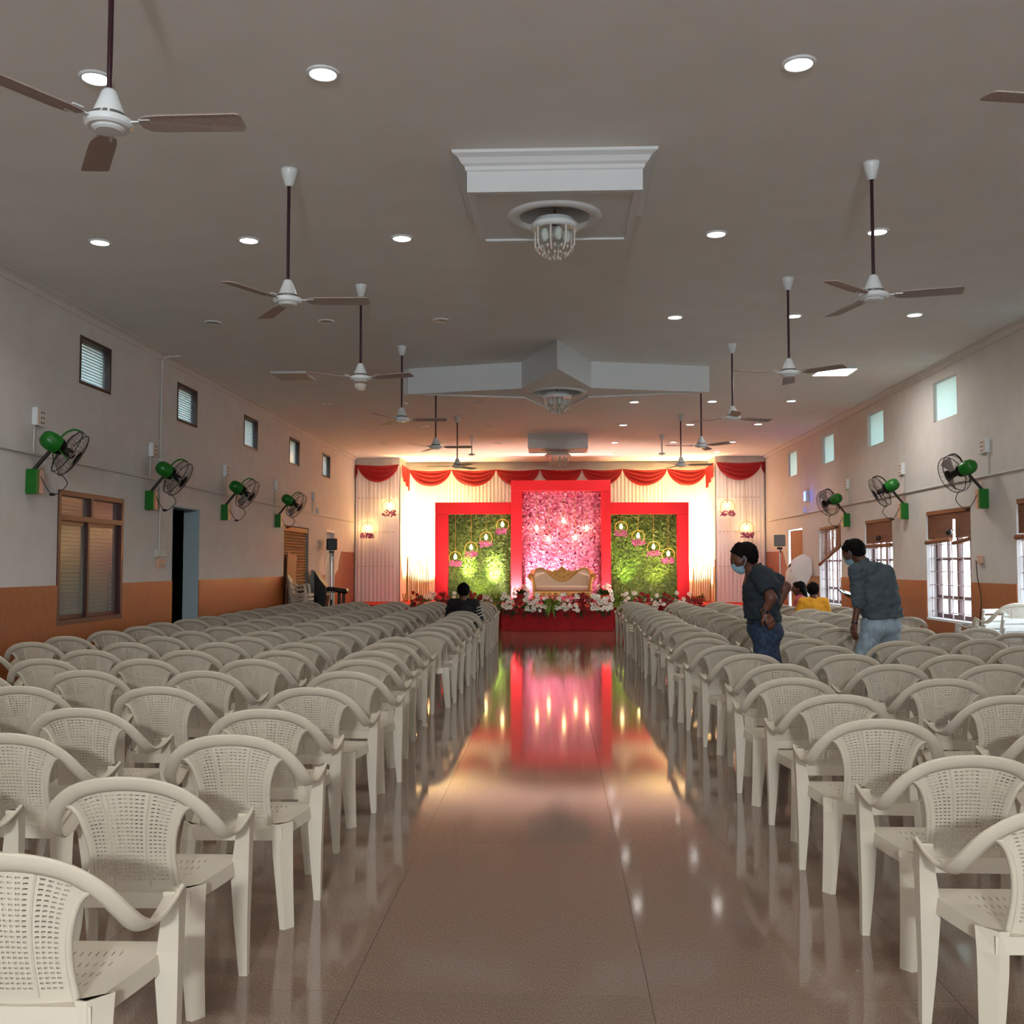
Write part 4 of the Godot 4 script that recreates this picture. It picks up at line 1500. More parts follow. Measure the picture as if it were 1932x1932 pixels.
func build_sofa() -> void:
	var o := thing("wedding_sofa", "cream sofa with a carved gold frame and scrolled arms on the stage", "sofa", Vector3(0.17, STAGE_Y, -26.75))
	var outline := PackedVector2Array([Vector2(-0.72, 0.36), Vector2(0.72, 0.36), Vector2(0.74, 0.76), Vector2(0.68, 0.86), Vector2(0.58, 0.90), Vector2(0.46, 0.86), Vector2(0.33, 0.74), Vector2(0.22, 0.65), Vector2(0.1, 0.58), Vector2(0.0, 0.56), Vector2(-0.1, 0.58), Vector2(-0.22, 0.65), Vector2(-0.33, 0.74), Vector2(-0.46, 0.86), Vector2(-0.58, 0.90), Vector2(-0.68, 0.86), Vector2(-0.74, 0.76)])
	var tilt := Transform3D(Basis(Vector3.RIGHT, -0.12), Vector3(0, 0.02, -0.22))
	var st := mb()
	prism(st, outline, -0.05, 0.05, tilt)
	obj("backrest", st, M.cream_leather, o)
	st = mb()
	cbox(st, Vector3(0, 0.40, 0.05), Vector3(1.40, 0.13, 0.60), 0.035)
	obj("seat_cushion", st, M.cream_leather, o)
	st = mb()
	cbox(st, Vector3(0, 0.27, 0.04), Vector3(1.50, 0.13, 0.64), 0.02)
	for i in 9:
		ball(st, Vector3(-0.64 + 0.16 * i, 0.27, 0.365), Vector3(0.06, 0.03, 0.02), 8, 4)
	obj("seat_rail", st, M.gold, o)
	st = mb()
	var pts := []
	for i in range(2, outline.size()):
		pts.append(tilt * Vector3(outline[i].x, outline[i].y, 0.04))
	tube(st, curve_points(pts, 3), 0.026, 8)
	obj("gold_edge", st, M.gold, o)
	st = mb()
	var crest := PackedVector2Array([Vector2(0.0, 0.56), Vector2(0.12, 0.59), Vector2(0.24, 0.66), Vector2(0.36, 0.77), Vector2(0.46, 0.86), Vector2(0.34, 0.85), Vector2(0.25, 0.82), Vector2(0.19, 0.86), Vector2(0.12, 0.85), Vector2(0.07, 0.91), Vector2(0.0, 0.96), Vector2(-0.07, 0.91), Vector2(-0.12, 0.85), Vector2(-0.19, 0.86), Vector2(-0.25, 0.82), Vector2(-0.34, 0.85), Vector2(-0.46, 0.86), Vector2(-0.36, 0.77), Vector2(-0.24, 0.66), Vector2(-0.12, 0.59)])
	prism(st, crest, -0.03, 0.05, tilt)
	for s in [-1.0, 1.0]:
		for q in [[0.06, 0.66, 0.04], [0.16, 0.74, 0.045], [0.28, 0.78, 0.035], [0.07, 0.82, 0.04], [0.37, 0.82, 0.025]]:
			var ring := []
			for k in 15:
				var a := TAU * k / 12.0
				ring.append(tilt * Vector3(s * (q[0] + cos(a) * q[2] * (1.0 - k * 0.045)), q[1] + sin(a) * q[2] * (1.0 - k * 0.045), 0.075))
			tube(st, ring, 0.016, 6)
	ball(st, tilt * Vector3(0, 0.9, 0.05), Vector3(0.04, 0.05, 0.03), 8, 5)
	obj("carved_crest", st, M.gold, o)
	for s in [-1.0, 1.0]:
		st = mb()
		var arm := [Vector3(s * 0.72, 0.34, 0.34), Vector3(s * 0.73, 0.52, 0.34), Vector3(s * 0.76, 0.66, 0.33), Vector3(s * 0.82, 0.72, 0.32)]
		tube(st, curve_points(arm, 4), [0.045, 0.045, 0.045, 0.045, 0.045, 0.045, 0.045, 0.045, 0.045, 0.045, 0.045, 0.05, 0.055], 10)
		tube(st, [Vector3(s * 0.80, 0.70, 0.34), Vector3(s * 0.78, 0.76, 0.0), Vector3(s * 0.74, 0.84, -0.26)], [0.085, 0.08, 0.06], 14)
		obj("arm_scroll", st, M.gold, o)
		st = mb()
		cbox(st, Vector3(s * 0.72, 0.52, 0.02), Vector3(0.07, 0.36, 0.58), 0.02)
		obj("arm_pad", st, M.cream_leather, o)
		for z in [0.32, -0.26]:
			st = mb()
			tube(st, [Vector3(s * 0.70, 0.22, z), Vector3(s * 0.73, 0.14, z + 0.01), Vector3(s * 0.70, 0.05, z), Vector3(s * 0.72, 0.0, z + 0.02)], [0.05, 0.04, 0.028, 0.035], 10)
			obj("leg", st, M.gold, o)


func build_stage_lights() -> void:
	var warm := Color(1.0, 0.84, 0.54)
	par("warm floodlight aimed up the recess corner, sliding-window side", Vector3(-3.72, 0.66, -28.42), Vector3(-3.80, 2.7, -29.2), warm, 36.0, 43.0, 1.0, 0.11)
	par("warm floodlight aimed up the recess corner, barred-window side", Vector3(3.98, 0.66, -28.42), Vector3(3.98, 2.7, -29.2), warm, 36.0, 43.0, 1.0, 0.11)
	par("narrow spotlight at the outer half of the two-spot leaf wall", Vector3(-2.38, 0.62, -27.35), Vector3(-2.38, 1.52, -28.03), Color(1.0, 1.0, 0.6), 20.0, 13.0, 0.9)
	par("narrow spotlight at the inner half of the two-spot leaf wall", Vector3(-1.67, 0.62, -27.35), Vector3(-1.67, 1.42, -28.03), Color(1.0, 1.0, 0.65), 30.0, 15.0, 0.9)
	par("wide yellowish lamp at the foot of the two-spot leaf wall", Vector3(-2.05, 0.62, -27.45), Vector3(-2.05, 1.7, -28.03), Color(1.0, 1.0, 0.6), 1.0, 60.0, 1.0)
	par("greenish spotlight at the leaf wall beside the sofa, barred-window side", Vector3(1.9, 0.62, -27.45), Vector3(1.9, 1.65, -28.03), Color(0.9, 1.0, 0.45), 3.6, 26.0, 1.0)
	par("yellow spotlight at the outer half of the barred-window-side leaf wall", Vector3(2.75, 0.62, -27.45), Vector3(2.70, 1.8, -28.03), Color(1.0, 0.94, 0.5), 3.0, 32.0, 1.0)
	par("small white spotlight at the sofa-side foot of the tall red arch", Vector3(-1.05, 0.62, -27.25), Vector3(-1.05, 1.0, -27.6), Color(1.0, 0.90, 0.88), 4.0, 55.0, 1.0)
	par("small white spotlight at the other foot of the tall red arch", Vector3(1.36, 0.62, -27.2), Vector3(1.36, 1.3, -27.6), Color(1.0, 0.80, 0.85), 0.8, 50.0, 1.0)
	par("white spotlight behind the sofa aimed up the pink flower wall", Vector3(-0.25, 0.62, -27.25), Vector3(-0.1, 1.9, -27.88), Color(1.0, 0.92, 0.95), 4.0, 42.0, 1.0)
	# wash lamps behind the flower garlands, facing the backdrop
	par("wash lamp behind the garland facing the backdrop, sliding-window side", Vector3(-2.4, 0.68, -26.1), Vector3(-1.6, 3.0, -28.0), Color(1.0, 0.84, 0.80), 5.5, 72.0, 1.0, 0.09)
	par("wash lamp behind the garland facing the backdrop, barred-window side", Vector3(2.7, 0.68, -26.1), Vector3(1.9, 3.0, -28.0), Color(1.0, 0.84, 0.80), 5.5, 72.0, 1.0, 0.09)


# ---------------------------------------------------------------- ceiling lamps and fans
func light_label(p: Vector2) -> String:
	var row := 0
	for z in [-26.0, -23.0, -20.0, -15.0, -10.5, -7.5, -4.5, -1.5]:
		row += 1 if p.y > z else 0
	var nth: String = ["first", "second", "third", "fourth", "fifth", "sixth", "seventh", "eighth", "ninth"][row]
	var col := "inner" if absf(p.x) < 2.0 else ("middle" if absf(p.x) < 3.5 else "outer")
	return "ceiling downlight, %s row from the stage, %s column, %s side" % [nth, col, "sliding-window" if p.x < 0 else "barred-window"]


func build_downlights() -> void:
	var st := mb()
	lathe(st, [Vector2(0.078, -0.004), Vector2(0.082, -0.014), Vector2(0.098, -0.012), Vector2(0.102, 0.0)], 24, Transform3D.IDENTITY, false)
	var ring := mesh_of(st)
	st = mb()
	lathe(st, [Vector2(0.0, -0.010), Vector2(0.079, -0.008)], 24)
	var disc := mesh_of(st)
	var lit := []
	for z in [0.25, -2.87, -6.0]:
		for x in [-4.2, -2.80, -1.40, 1.45, 2.86, 4.28]:
			lit.append(Vector2(x, z))
	lit.erase(Vector2(2.86, -6.0))
	for x in [-4.19, -2.80, -1.39, 1.45, 2.88, 4.30]:
		lit.append(Vector2(x, -9.13))
	for z in [-12.22, -18.6, -21.65, -24.75]:
		for x in [1.44, 2.85, 4.27]:
			lit.append(Vector2(x, z))
	lit.append(Vector2(1.45, -27.4))
	lit.append(Vector2(4.23, -26.9))
	for p in lit:
		var o := thing("downlight", "lit round " + light_label(p), "downlight", Vector3(p.x, CEIL, p.y), 0.0, "lit ceiling downlights")
		inst("trim_ring", ring, M.fan_white, o)
		inst("led_disc", disc, M.led, o)
		var l := SpotLight3D.new()
		l.name = "led_lamp"
		l.light_color = Color(1.0, 0.975, 0.94)
		l.light_energy = 0.36
		l.light_size = 0.075
		l.spot_angle = 72.0
		l.spot_angle_attenuation = 0.6
		l.spot_range = 60.0
		l.spot_attenuation = 2.0
		l.shadow_enabled = true
		l.rotation_degrees = Vector3(-90, 0, 0)
		l.position = Vector3(0, -0.03, 0)
		o.add_child(l)
	var off := [Vector2(-4.19, -12.25), Vector2(-2.79, -12.25), Vector2(-1.39, -12.25)]
	for z in [-18.6, -21.7, -24.78]:
		for x in [-4.2, -2.8, -1.39]:
			off.append(Vector2(x, z))
	for p in off:
		var o := thing("downlight", "unlit round " + light_label(p), "downlight", Vector3(p.x, CEIL, p.y), 0.0, "unlit ceiling downlights")
		inst("trim_ring", ring, M.fan_white, o)
		inst("led_disc", disc, M.led_off, o)


func fan_meshes() -> Dictionary:
	var f := {}
	var st := mb()
	lathe(st, [Vector2(0.018, -0.13), Vector2(0.03, -0.125), Vector2(0.06, -0.02), Vector2(0.064, 0.0), Vector2(0, 0.0)], 20, Transform3D.IDENTITY, false)
	f.canopy = mesh_of(st)
	st = mb()
	lathe(st, [Vector2(0.0, -0.058), Vector2(0.055, -0.056), Vector2(0.068, -0.048), Vector2(0.072, -0.040), Vector2(0.092, -0.040), Vector2(0.104, -0.030), Vector2(0.108, -0.018), Vector2(0.104, -0.004), Vector2(0.075, 0.01)], 28)
	f.disc = mesh_of(st)
	st = mb()
	lathe(st, [Vector2(0.075, 0.006), Vector2(0.074, 0.022), Vector2(0.066, 0.024)], 28)
	f.band = mesh_of(st)
	st = mb()
	lathe(st, [Vector2(0.070, 0.022), Vector2(0.062, 0.05), Vector2(0.046, 0.09), Vector2(0.034, 0.125), Vector2(0.022, 0.138), Vector2(0.0, 0.14)], 24, Transform3D.IDENTITY, false)
	f.bell = mesh_of(st)
	st = mb()
	tube(st, [Vector3(0, 0.12, 0), Vector3(0, 0.90, 0)], 0.0125, 10)
	f.rod = mesh_of(st)
	# blade: a pitched, round-cornered plank from 0.14 to 0.61
	st = mb()
	var up := []
	var dn := []
	var outline := [Vector2(0.145, -0.03), Vector2(0.18, -0.055), Vector2(0.24, -0.062), Vector2(0.59, -0.066), Vector2(0.606, -0.058), Vector2(0.612, -0.04), Vector2(0.612, 0.04), Vector2(0.606, 0.058), Vector2(0.59, 0.066), Vector2(0.24, 0.062), Vector2(0.18, 0.055), Vector2(0.145, 0.03)]
	for p in outline:
		var y: float = -0.02 - p.y * 0.16 - 0.02 * (p.y * p.y) / 0.0044 * 0.2
		up.append(Vector3(p.x, y + 0.003, -p.y))
		dn.append(Vector3(p.x, y - 0.003, -p.y))
	for j in range(1, outline.size() - 1):
		tri(st, up[0], up[j], up[j + 1])
		tri(st, dn[0], dn[j + 1], dn[j])
	for j in outline.size():
		var k := (j + 1) % outline.size()
		quad(st, dn[j], dn[k], up[k], up[j])
	f.blade = mesh_of(st)
	st = mb()
	box(st, Vector3(0.12, -0.018, 0), Vector3(0.10, 0.006, 0.03))
	box(st, Vector3(0.175, -0.014, 0), Vector3(0.05, 0.006, 0.07), Basis(Vector3.RIGHT, 0.16))
	f.iron = mesh_of(st)
	return f


func build_ceiling_fans() -> void:
	var f := fan_meshes()
	# x, z, first blade angle, light below, label
	var fans := [
		[-2.0, -4.42, 0.0, "three-bladed white ceiling fan in the row beside the stepped ceiling box, sliding-window side"],
		[-2.0, -7.5, -2.0, "three-bladed ceiling fan on a maroon rod, second along the sliding-window side"],
		[-2.06, -10.68, 20.0, "three-bladed ceiling fan with a small lamp under its hub"],
		[-2.08, -13.72, -3.0, "three-bladed ceiling fan before the star point on the sliding-window side"],
		[-2.0, -17.0, 5.0, "three-bladed ceiling fan between the star and the stage, sliding-window side"],
		[-1.955, -20.3, 60.0, "three-bladed ceiling fan closest to the stage, sliding-window side"],
		[2.42, -4.40, 170.0, "three-bladed ceiling fan at the entrance end, barred-window side"],
		[2.345, -7.55, 15.0, "three-bladed ceiling fan on a maroon rod, second along the barred-window side"],
		[2.415, -10.6, 42.0, "three-bladed ceiling fan beside the lit square panel"],
		[2.38, -13.77, -25.0, "three-bladed ceiling fan before the star point on the barred-window side"],
		[2.42, -17.0, 50.0, "three-bladed ceiling fan between the star and the stage, barred-window side"],
		[2.475, -20.22, 12.0, "three-bladed ceiling fan closest to the stage, barred-window side"]]
	for k in fans.size():
		var d: Array = fans[k]
		var o := thing("ceiling_fan", d[3], "ceiling fan", Vector3(d[0], CEIL, d[1]), 0.0, "ceiling fans")
		inst("canopy", f.canopy, M.fan_white, o)
		var y := -0.98
		for part in [["rod", M.fan_rod], ["bell", M.fan_white], ["band", M.fan_band], ["disc", M.fan_white]]:
			var m := inst({"rod": "down_rod", "bell": "motor_cover", "band": "chrome_band", "disc": "motor"}[part[0]], f[part[0]], part[1], o)
			m.position.y = y
		for b in 3:
			var bl := inst("blade", f.blade, M.fan_blade, o)
			bl.position.y = y
			bl.rotation.y = -deg_to_rad(d[2] + 120.0 * b)
			var ir := inst("blade_iron", f.iron, M.fan_white, bl)
			ir.position = Vector3.ZERO
		if k == 2:
			var st := mb()
			lathe(st, [Vector2(0, -0.15), Vector2(0.04, -0.145), Vector2(0.06, -0.12), Vector2(0.065, -0.08), Vector2(0, -0.08)], 16, Transform3D.IDENTITY, false)
			var l := obj("hub_lamp", st, M.crystal, o)
			l.position.y = y
	for d in [[-1.915, -23.35, "sliding-window"], [2.43, -23.34, "barred-window"]]:
		var o := thing("fan_rod_stub", "bladeless fan rod hanging near the stage on the %s side" % d[2], "fan rod", Vector3(d[0], CEIL, d[1]), 0.0, "bladeless fan rods")
		inst("canopy", f.canopy, M.fan_white, o)
		var st := mb()
		tube(st, [Vector3(0, -0.1, 0), Vector3(0, -0.43, 0)], 0.014, 8)
		obj("rod", st, M.fan_white, o)
		st = mb()
		lathe(st, [Vector2(0, -0.47), Vector2(0.05, -0.455), Vector2(0.085, -0.43), Vector2(0.02, -0.41), Vector2(0, -0.40)], 16, Transform3D.IDENTITY, false)
		obj("end_cup", st, M.fan_white, o)


func build_wall_fans() -> void:
	var G := ["wall fans on the sliding-window side", "wall fans on the barred-window side"]
	var rows := [
		[XL, -10.5, Vector3(0.60, -0.50, -0.60), 0, "green wall fan above the sliding window with a looped black cord"],
		[XL, -13.62, Vector3(0.60, -0.48, -0.62), 0, "green wall fan between the sliding window and the open doorway"],
		[XL, -16.76, Vector3(0.62, -0.46, -0.60), 0, "green wall fan just past the open doorway"],
		[XL, -20.02, Vector3(0.62, -0.46, -0.60), 0, "green wall fan before the doorway with the wooden blind"],
		[XR, -13.76, Vector3(-0.48, -0.30, -0.82), 1, "green wall fan above the wall socket, its cage turned to the stage"],
		[XR, -16.83, Vector3(-0.70, -0.44, -0.52), 1, "bright green wall fan between two barred windows, turned to the seats"],
		[XR, -20.13, Vector3(-0.48, -0.28, -0.83), 1, "small green wall fan next to the lopsided blind"]]
	for r in rows:
		wall_fan(r[0], r[1], r[2].normalized(), r[4], G[r[3]])


func wall_fan(xw: float, z: float, d: Vector3, label: String, group: String) -> void:
	var s := 1.0 if xw < 0 else -1.0
	var o := thing("wall_fan", label, "wall fan", Vector3(xw, 2.27, z), 0.0, group)
	var st := mb()
	cbox(st, Vector3(0.06 * s, 0.13, 0.03), Vector3(0.12, 0.26, 0.07), 0.008)
	obj("mount_side", st, M.green_paint, o)
	st = mb()
	cbox(st, Vector3(0.06 * s, 0.13, -0.055), Vector3(0.11, 0.25, 0.10), 0.008)
	obj("mount_box", st, M.pinkish, o)
	var hub := Vector3(0.25 * s, 0.54, -0.02)
	st = mb()
	tube(st, [Vector3(0.07 * s, 0.25, 0.03), hub - Vector3(0.02 * s, 0.07, 0)], 0.02, 10)
	tube(st, [hub - Vector3(0.02 * s, 0.09, 0), hub], [0.03, 0.04], 10)
	obj("arm", st, M.steel_dark, o)
	var B := Basis.looking_at(d, Vector3.UP)
	var X := Transform3D(B * Basis(Vector3.RIGHT, -PI / 2), hub)
	st = mb()
	lathe(st, [Vector2(0, -0.14), Vector2(0.06, -0.13), Vector2(0.09, -0.09), Vector2(0.10, -0.03), Vector2(0.10, 0.03), Vector2(0.09, 0.06)], 20, X, false)
	obj("motor", st, M.green_paint, o)
	st = mb()
	for i in 10:
		var y := 0.062
		lathe(st, [Vector2(0.088 - 0.003 * i, y + 0.006 * i), Vector2(0.094 - 0.003 * i, y + 0.003 + 0.006 * i), Vector2(0.088 - 0.003 * i, y + 0.006 + 0.006 * i)], 16, X)
	obj("motor_fins", st, M.steel_dark, o)
	var R := 0.255
	st = mb()
	# guard: rings and spokes
	for q in [[R, 0.16], [R, 0.24], [0.08, 0.29], [0.08, 0.11]]:
		var pts := []
		for k in 37:
			var a := TAU * k / 36
			pts.append(X * Vector3(cos(a) * q[0], q[1], sin(a) * q[0]))
		tube(st, pts, 0.0055 if q[0] > 0.2 else 0.004, 5, false)
	for k in 30:
		var a := TAU * k / 30
		var c := Vector3(cos(a), 0, sin(a))
		tube(st, [X * (c * 0.08 + Vector3(0, 0.11, 0)), X * (c * 0.19 + Vector3(0, 0.125, 0)), X * (c * R + Vector3(0, 0.16, 0)), X * (c * (R + 0.004) + Vector3(0, 0.20, 0)), X * (c * R + Vector3(0, 0.24, 0)), X * (c * 0.19 + Vector3(0, 0.275, 0)), X * (c * 0.08 + Vector3(0, 0.29, 0))], 0.0017, 3, false)
	obj("guard", st, M.wire, o)
	for k in 3:
		st = mb()
		var f := func(u: float, v: float) -> Vector3:
			var rr := lerpf(0.04, 0.225, v)
			var a := TAU * k / 3.0 + lerpf(-0.42, 0.42, u) * (0.6 + 0.5 * v)
			return X * Vector3(cos(a) * rr, 0.20 + lerpf(-0.03, 0.03, u), sin(a) * rr)
		sheet(st, 6, 5, f)
		obj("blade", st, M.fan_blade, o)
	st = mb()
	lathe(st, [Vector2(0.03, 0.10), Vector2(0.045, 0.17), Vector2(0.045, 0.23), Vector2(0.02, 0.25), Vector2(0, 0.25)], 14, X, false)
	lathe(st, [Vector2(0.078, 0.287), Vector2(0.078, 0.295), Vector2(0, 0.298)], 16, X, false)
	obj("hub", st, M.steel_dark, o)
	# green strap that carries the guard
	st = mb()
	var up := (Vector3.UP - d * d.y).normalized()
	var pu := X.basis.inverse() * up
	tube(st, curve_points([X * (pu * 0.07 + Vector3(0, 0.03, 0)), X * (pu * 0.17 + Vector3(0, 0.05, 0)), X * (pu * 0.25 + Vector3(0, 0.11, 0)), X * (pu * (R + 0.012) + Vector3(0, 0.20, 0))], 5), 0.011, 8)
	for q in [-1.0, 1.0]:
		var ps := (Basis(Vector3.UP, q * TAU / 3) * pu)
		tube(st, [X * (ps * 0.06 + Vector3(0, 0.05, 0)), X * (ps * 0.15 + Vector3(0, 0.09, 0)), X * (ps * R + Vector3(0, 0.17, 0))], 0.007, 6)
	obj("guard_strap", st, M.green_paint if s > 0 else M.steel_dark, o)
	st = mb()
	var low := X * (Vector3(0, 0.20, 0) - pu * R)
	var pts2 := [Vector3(0.10 * s, 0.22, -0.03), Vector3(0.16 * s, 0.08, -0.06), Vector3(0.22 * s, 0.0, -0.08), Vector3(0.28 * s, 0.02, -0.10), Vector3(0.35 * s, 0.12, -0.14), low.lerp(Vector3(0.36 * s, 0.2, -0.16), 0.3), low]
	tube(st, curve_points(pts2, 5), 0.005, 6)
	ball(st, Vector3(0.22 * s, 0.0, -0.08), Vector3(0.04, 0.018, 0.015), 8, 4)
	obj("cord", st, M.black, o)


# ---------------------------------------------------------------- chairs
func panel_grid(st: SurfaceTool, f: Callable, us: Array, vs: Array, hole: Callable) -> void:
	# us, vs: breakpoints; cells for which hole(i, j) is true stay open
	st.set_smooth_group(1)
	var pts := []
	for v in vs:
		var row := []
		for u in us:
			row.append(f.call(u, v))
		pts.append(row)
	for j in vs.size() - 1:
		for i in us.size() - 1:
			if not hole.call(i, j):
				quad(st, pts[j][i], pts[j][i + 1], pts[j + 1][i + 1], pts[j + 1][i])
	st.set_smooth_group(-1)


func rim_curve() -> Array:
	var h := [Vector3(0.0, 0.788, 0.250), Vector3(0.09, 0.781, 0.248), Vector3(0.17, 0.757, 0.238), Vector3(0.235, 0.708, 0.213), Vector3(0.272, 0.648, 0.172), Vector3(0.290, 0.600, 0.120), Vector3(0.300, 0.577, 0.060), Vector3(0.306, 0.588, -0.020), Vector3(0.310, 0.620, -0.105)]
	var pts := []
	for i in range(h.size() - 1, 0, -1):
		pts.append(Vector3(-h[i].x, h[i].y, h[i].z))
	pts.append_array(h)
	return curve_points(pts, 4)


func rim_height(x: float) -> float:
	var ax := absf(x)
	var t := [[0.0, 0.788], [0.09, 0.781], [0.17, 0.757], [0.235, 0.708], [0.275, 0.645]]
	for i in t.size() - 1:
		if ax <= t[i + 1][0]:
			var f: float = (ax - t[i][0]) / (t[i + 1][0] - t[i][0])
			return lerpf(t[i][1], t[i + 1][1], f * f * (3 - 2 * f) * 0.5 + f * 0.5)
	return 0.645


func rim_piece(a: int, b: int, pts: Array) -> ArrayMesh:
	var st := mb()
	var rings := []
	for i in range(a, b + 1):
		var t: Vector3 = (pts[min(i + 1, pts.size() - 1)] - pts[max(i - 1, 0)]).normalized()
		var broad: Vector3 = pts[i] - Vector3(0, 0.47, 0.03)
		broad = (broad - t * broad.dot(t)).normalized()
		var thin := t.cross(broad)
		var ring := []
		# a lip: wide, slightly rolled over to the outside
		for q in [[0.027, -0.016], [0.031, -0.010], [0.030, 0.000], [0.016, 0.009], [-0.004, 0.012], [-0.022, 0.009], [-0.025, 0.002], [-0.020, -0.002], [0.0, 0.002], [0.018, -0.003], [0.023, -0.014]]:
			ring.append(pts[i] + broad * q[0] + thin * q[1] * 0.75)
		rings.append(ring)
	loft(st, rings, true, true, true, true, 3)
	return mesh_of(st)


func folded_leg(levels: Array, thick: float) -> ArrayMesh:
	# levels: polylines (in plan) at falling heights; the sheet is given a thickness towards the chair's middle
	var st := mb()
	var rings := []
	for l in levels:
		var y: float = l[0]
		var pl: Array = l[1]
		var ring := []
		var mid := Vector2.ZERO
		for p in pl:
			mid += p / pl.size()
		for p in pl:
			ring.append(Vector3(p.x, y, p.y))
		for i in range(pl.size() - 1, -1, -1):
			var p: Vector2 = pl[i]
			var nx: Vector2 = (pl[min(i + 1, pl.size() - 1)] - pl[max(i - 1, 0)]).normalized()
			var q := p + Vector2(-nx.y, nx.x) * thick
			ring.append(Vector3(q.x, y, q.y))
		rings.append(ring)
	loft(st, rings, false, true, true)
	return mesh_of(st)


func mirrored(levels: Array) -> Array:
	var out := []
	for l in levels:
		var pl := []
		for i in range(l[1].size() - 1, -1, -1):
			pl.append(Vector2(-l[1][i].x, l[1][i].y))
		out.append([l[0], pl])
	return out


var chair_parts := {}


func make_chair_meshes() -> void:
	var pts := rim_curve()
	var n := pts.size() - 1
	var q := 12
	chair_parts.rim = rim_piece(q, n - q, pts)
	chair_parts.arm_a = rim_piece(0, q, pts)
	chair_parts.arm_b = rim_piece(n - q, n, pts)
	# perforated back panel
	var half := func(v: float) -> float:
		return 0.152 - 0.018 * sin(v * PI * 0.8) + 0.075 * pow(v, 2.6)
	var surf := func(u: float, v: float, off: float) -> Vector3:
		var x: float = u * half.call(v)
		var top := rim_height(x) - 0.008
		var y := lerpf(0.405, top, v)
		var z := 0.150 + 0.092 * pow(v, 1.15) - 0.030 * u * u * (0.6 + 0.4 * v) + 0.012 * sin(v * PI)
		return Vector3(x, y, z + off)
	var us := [-1.0, -0.86]
	var cols := 17
	for i in cols:
		var c := lerpf(-0.80, 0.80, float(i) / (cols - 1))
		us.append(c - 0.032)
		us.append(c + 0.032)
	us.append(0.86)
	us.append(1.0)
	var vs := [0.0, 0.08]
	var rows := 22
	for j in rows:
		var c := lerpf(0.13, 0.93, float(j) / (rows - 1))
		vs.append(c - 0.0065)
		vs.append(c + 0.0065)
	vs.append(1.0)
	var open := func(i: int, j: int) -> bool:
		if i < 2 or j < 2 or (i % 2) == 1 or (j % 2) == 1:
			return false
		var ci := (i - 2) / 2
		var cj := (j - 2) / 2
		if ci >= cols or cj >= rows:
			return false
		return not (ci == 4 or ci == 12)
	var st := mb()
	panel_grid(st, func(u, v): return surf.call(u, v, 0.003), us, vs, open)
	panel_grid(st, func(u, v): return surf.call(-u, v, -0.003), us, vs, func(i, j): return open.call(i, j))
	for s in [-1.0, 1.0]:
		var edge := []
		for k in 13:
			edge.append(surf.call(s * 0.985, 0.99 * k / 12.0, 0.0))
		tube(st, edge, 0.0105, 8)
		for uu in [0.405]:
			var rib := []
			for k in 9:
				rib.append(surf.call(s * uu, 0.06 + 0.9 * k / 8.0, 0.003))
			tube(st, rib, 0.0032, 5)
	cbox(st, Vector3(0, 0.385, 0.158), Vector3(0.33, 0.05, 0.016), 0.005)
	chair_parts.back = mesh_of(st)
	# seat with slots and a skirt
	var sf := func(u: float, v: float) -> Vector3:
		var hw := lerpf(0.200, 0.262, smoothstep(0.0, 0.85, v)) - 0.03 * maxf(0.0, v - 0.85) / 0.15
		var z := lerpf(0.172, -0.235, v)
		return Vector3(u * hw, 0.412 + 0.028 * v - 0.016 * (1 - u * u) * sin(PI * v) - 0.012 * pow(maxf(0.0, v - 0.8) / 0.2, 2.0), z)
	us = [-1.0, -0.62]
	for i in 14:
		var c := lerpf(-0.56, 0.56, i / 13.0)
		us.append(c - 0.006)
		us.append(c + 0.006)
	us.append(0.62)
	us.append(1.0)
	vs = [0.0, 0.12]
	for j in 5:
		var c := lerpf(0.2, 0.78, j / 4.0)
		vs.append(c - 0.028)
		vs.append(c + 0.028)
	vs.append(0.9)
	vs.append(1.0)
	st = mb()
	panel_grid(st, func(u, v): return sf.call(u, v), us, vs, func(i, j): return i >= 2 and j >= 2 and i % 2 == 0 and j % 2 == 0 and i < 30 and j < 12)
	var loop := []
	for k in 9:
		loop.append(sf.call(-1.0, k / 8.0))
	for k in 7:
		loop.append(sf.call(-1.0 + 2.0 * (k + 1) / 8.0, 1.0))
	for k in 9:
		loop.append(sf.call(1.0, 1.0 - k / 8.0))
	for k in 3:
		loop.append(sf.call(1.0 - 2.0 * (k + 1) / 4.0, 0.0))
	var m := loop.size()
	var low := []
	for p in loop:
		low.append(p * Vector3(1.015, 1, 1.02) + Vector3(0, -0.052, 0))
	for k in m:
		quad(st, low[k], low[(k + 1) % m], loop[(k + 1) % m], loop[k])
	for k in m:
		quad(st, low[(k + 1) % m], low[k], low[k] * Vector3(0.97, 1, 0.97), low[(k + 1) % m] * Vector3(0.97, 1, 0.97))
	chair_parts.seat = mesh_of(st)
	# front leg: broad sheet facing the back with a flange on the outer side, running up to the arm
	var fl := [
		[0.0, [Vector2(0.300, -0.205), Vector2(0.298, -0.178), Vector2(0.268, -0.176)]],
		[0.20, [Vector2(0.305, -0.190), Vector2(0.303, -0.155), Vector2(0.254, -0.152)]],
		[0.36, [Vector2(0.312, -0.180), Vector2(0.310, -0.138), Vector2(0.247, -0.134)]],
		[0.44, [Vector2(0.316, -0.172), Vector2(0.314, -0.128), Vector2(0.254, -0.124)]],
		[0.53, [Vector2(0.322, -0.160), Vector2(0.320, -0.112), Vector2(0.270, -0.108)]],
		[0.618, [Vector2(0.330, -0.140), Vector2(0.328, -0.085), Vector2(0.286, -0.080)]]]
	chair_parts.front_a = folded_leg(fl, 0.007)
	chair_parts.front_b = folded_leg(mirrored(fl), 0.007)
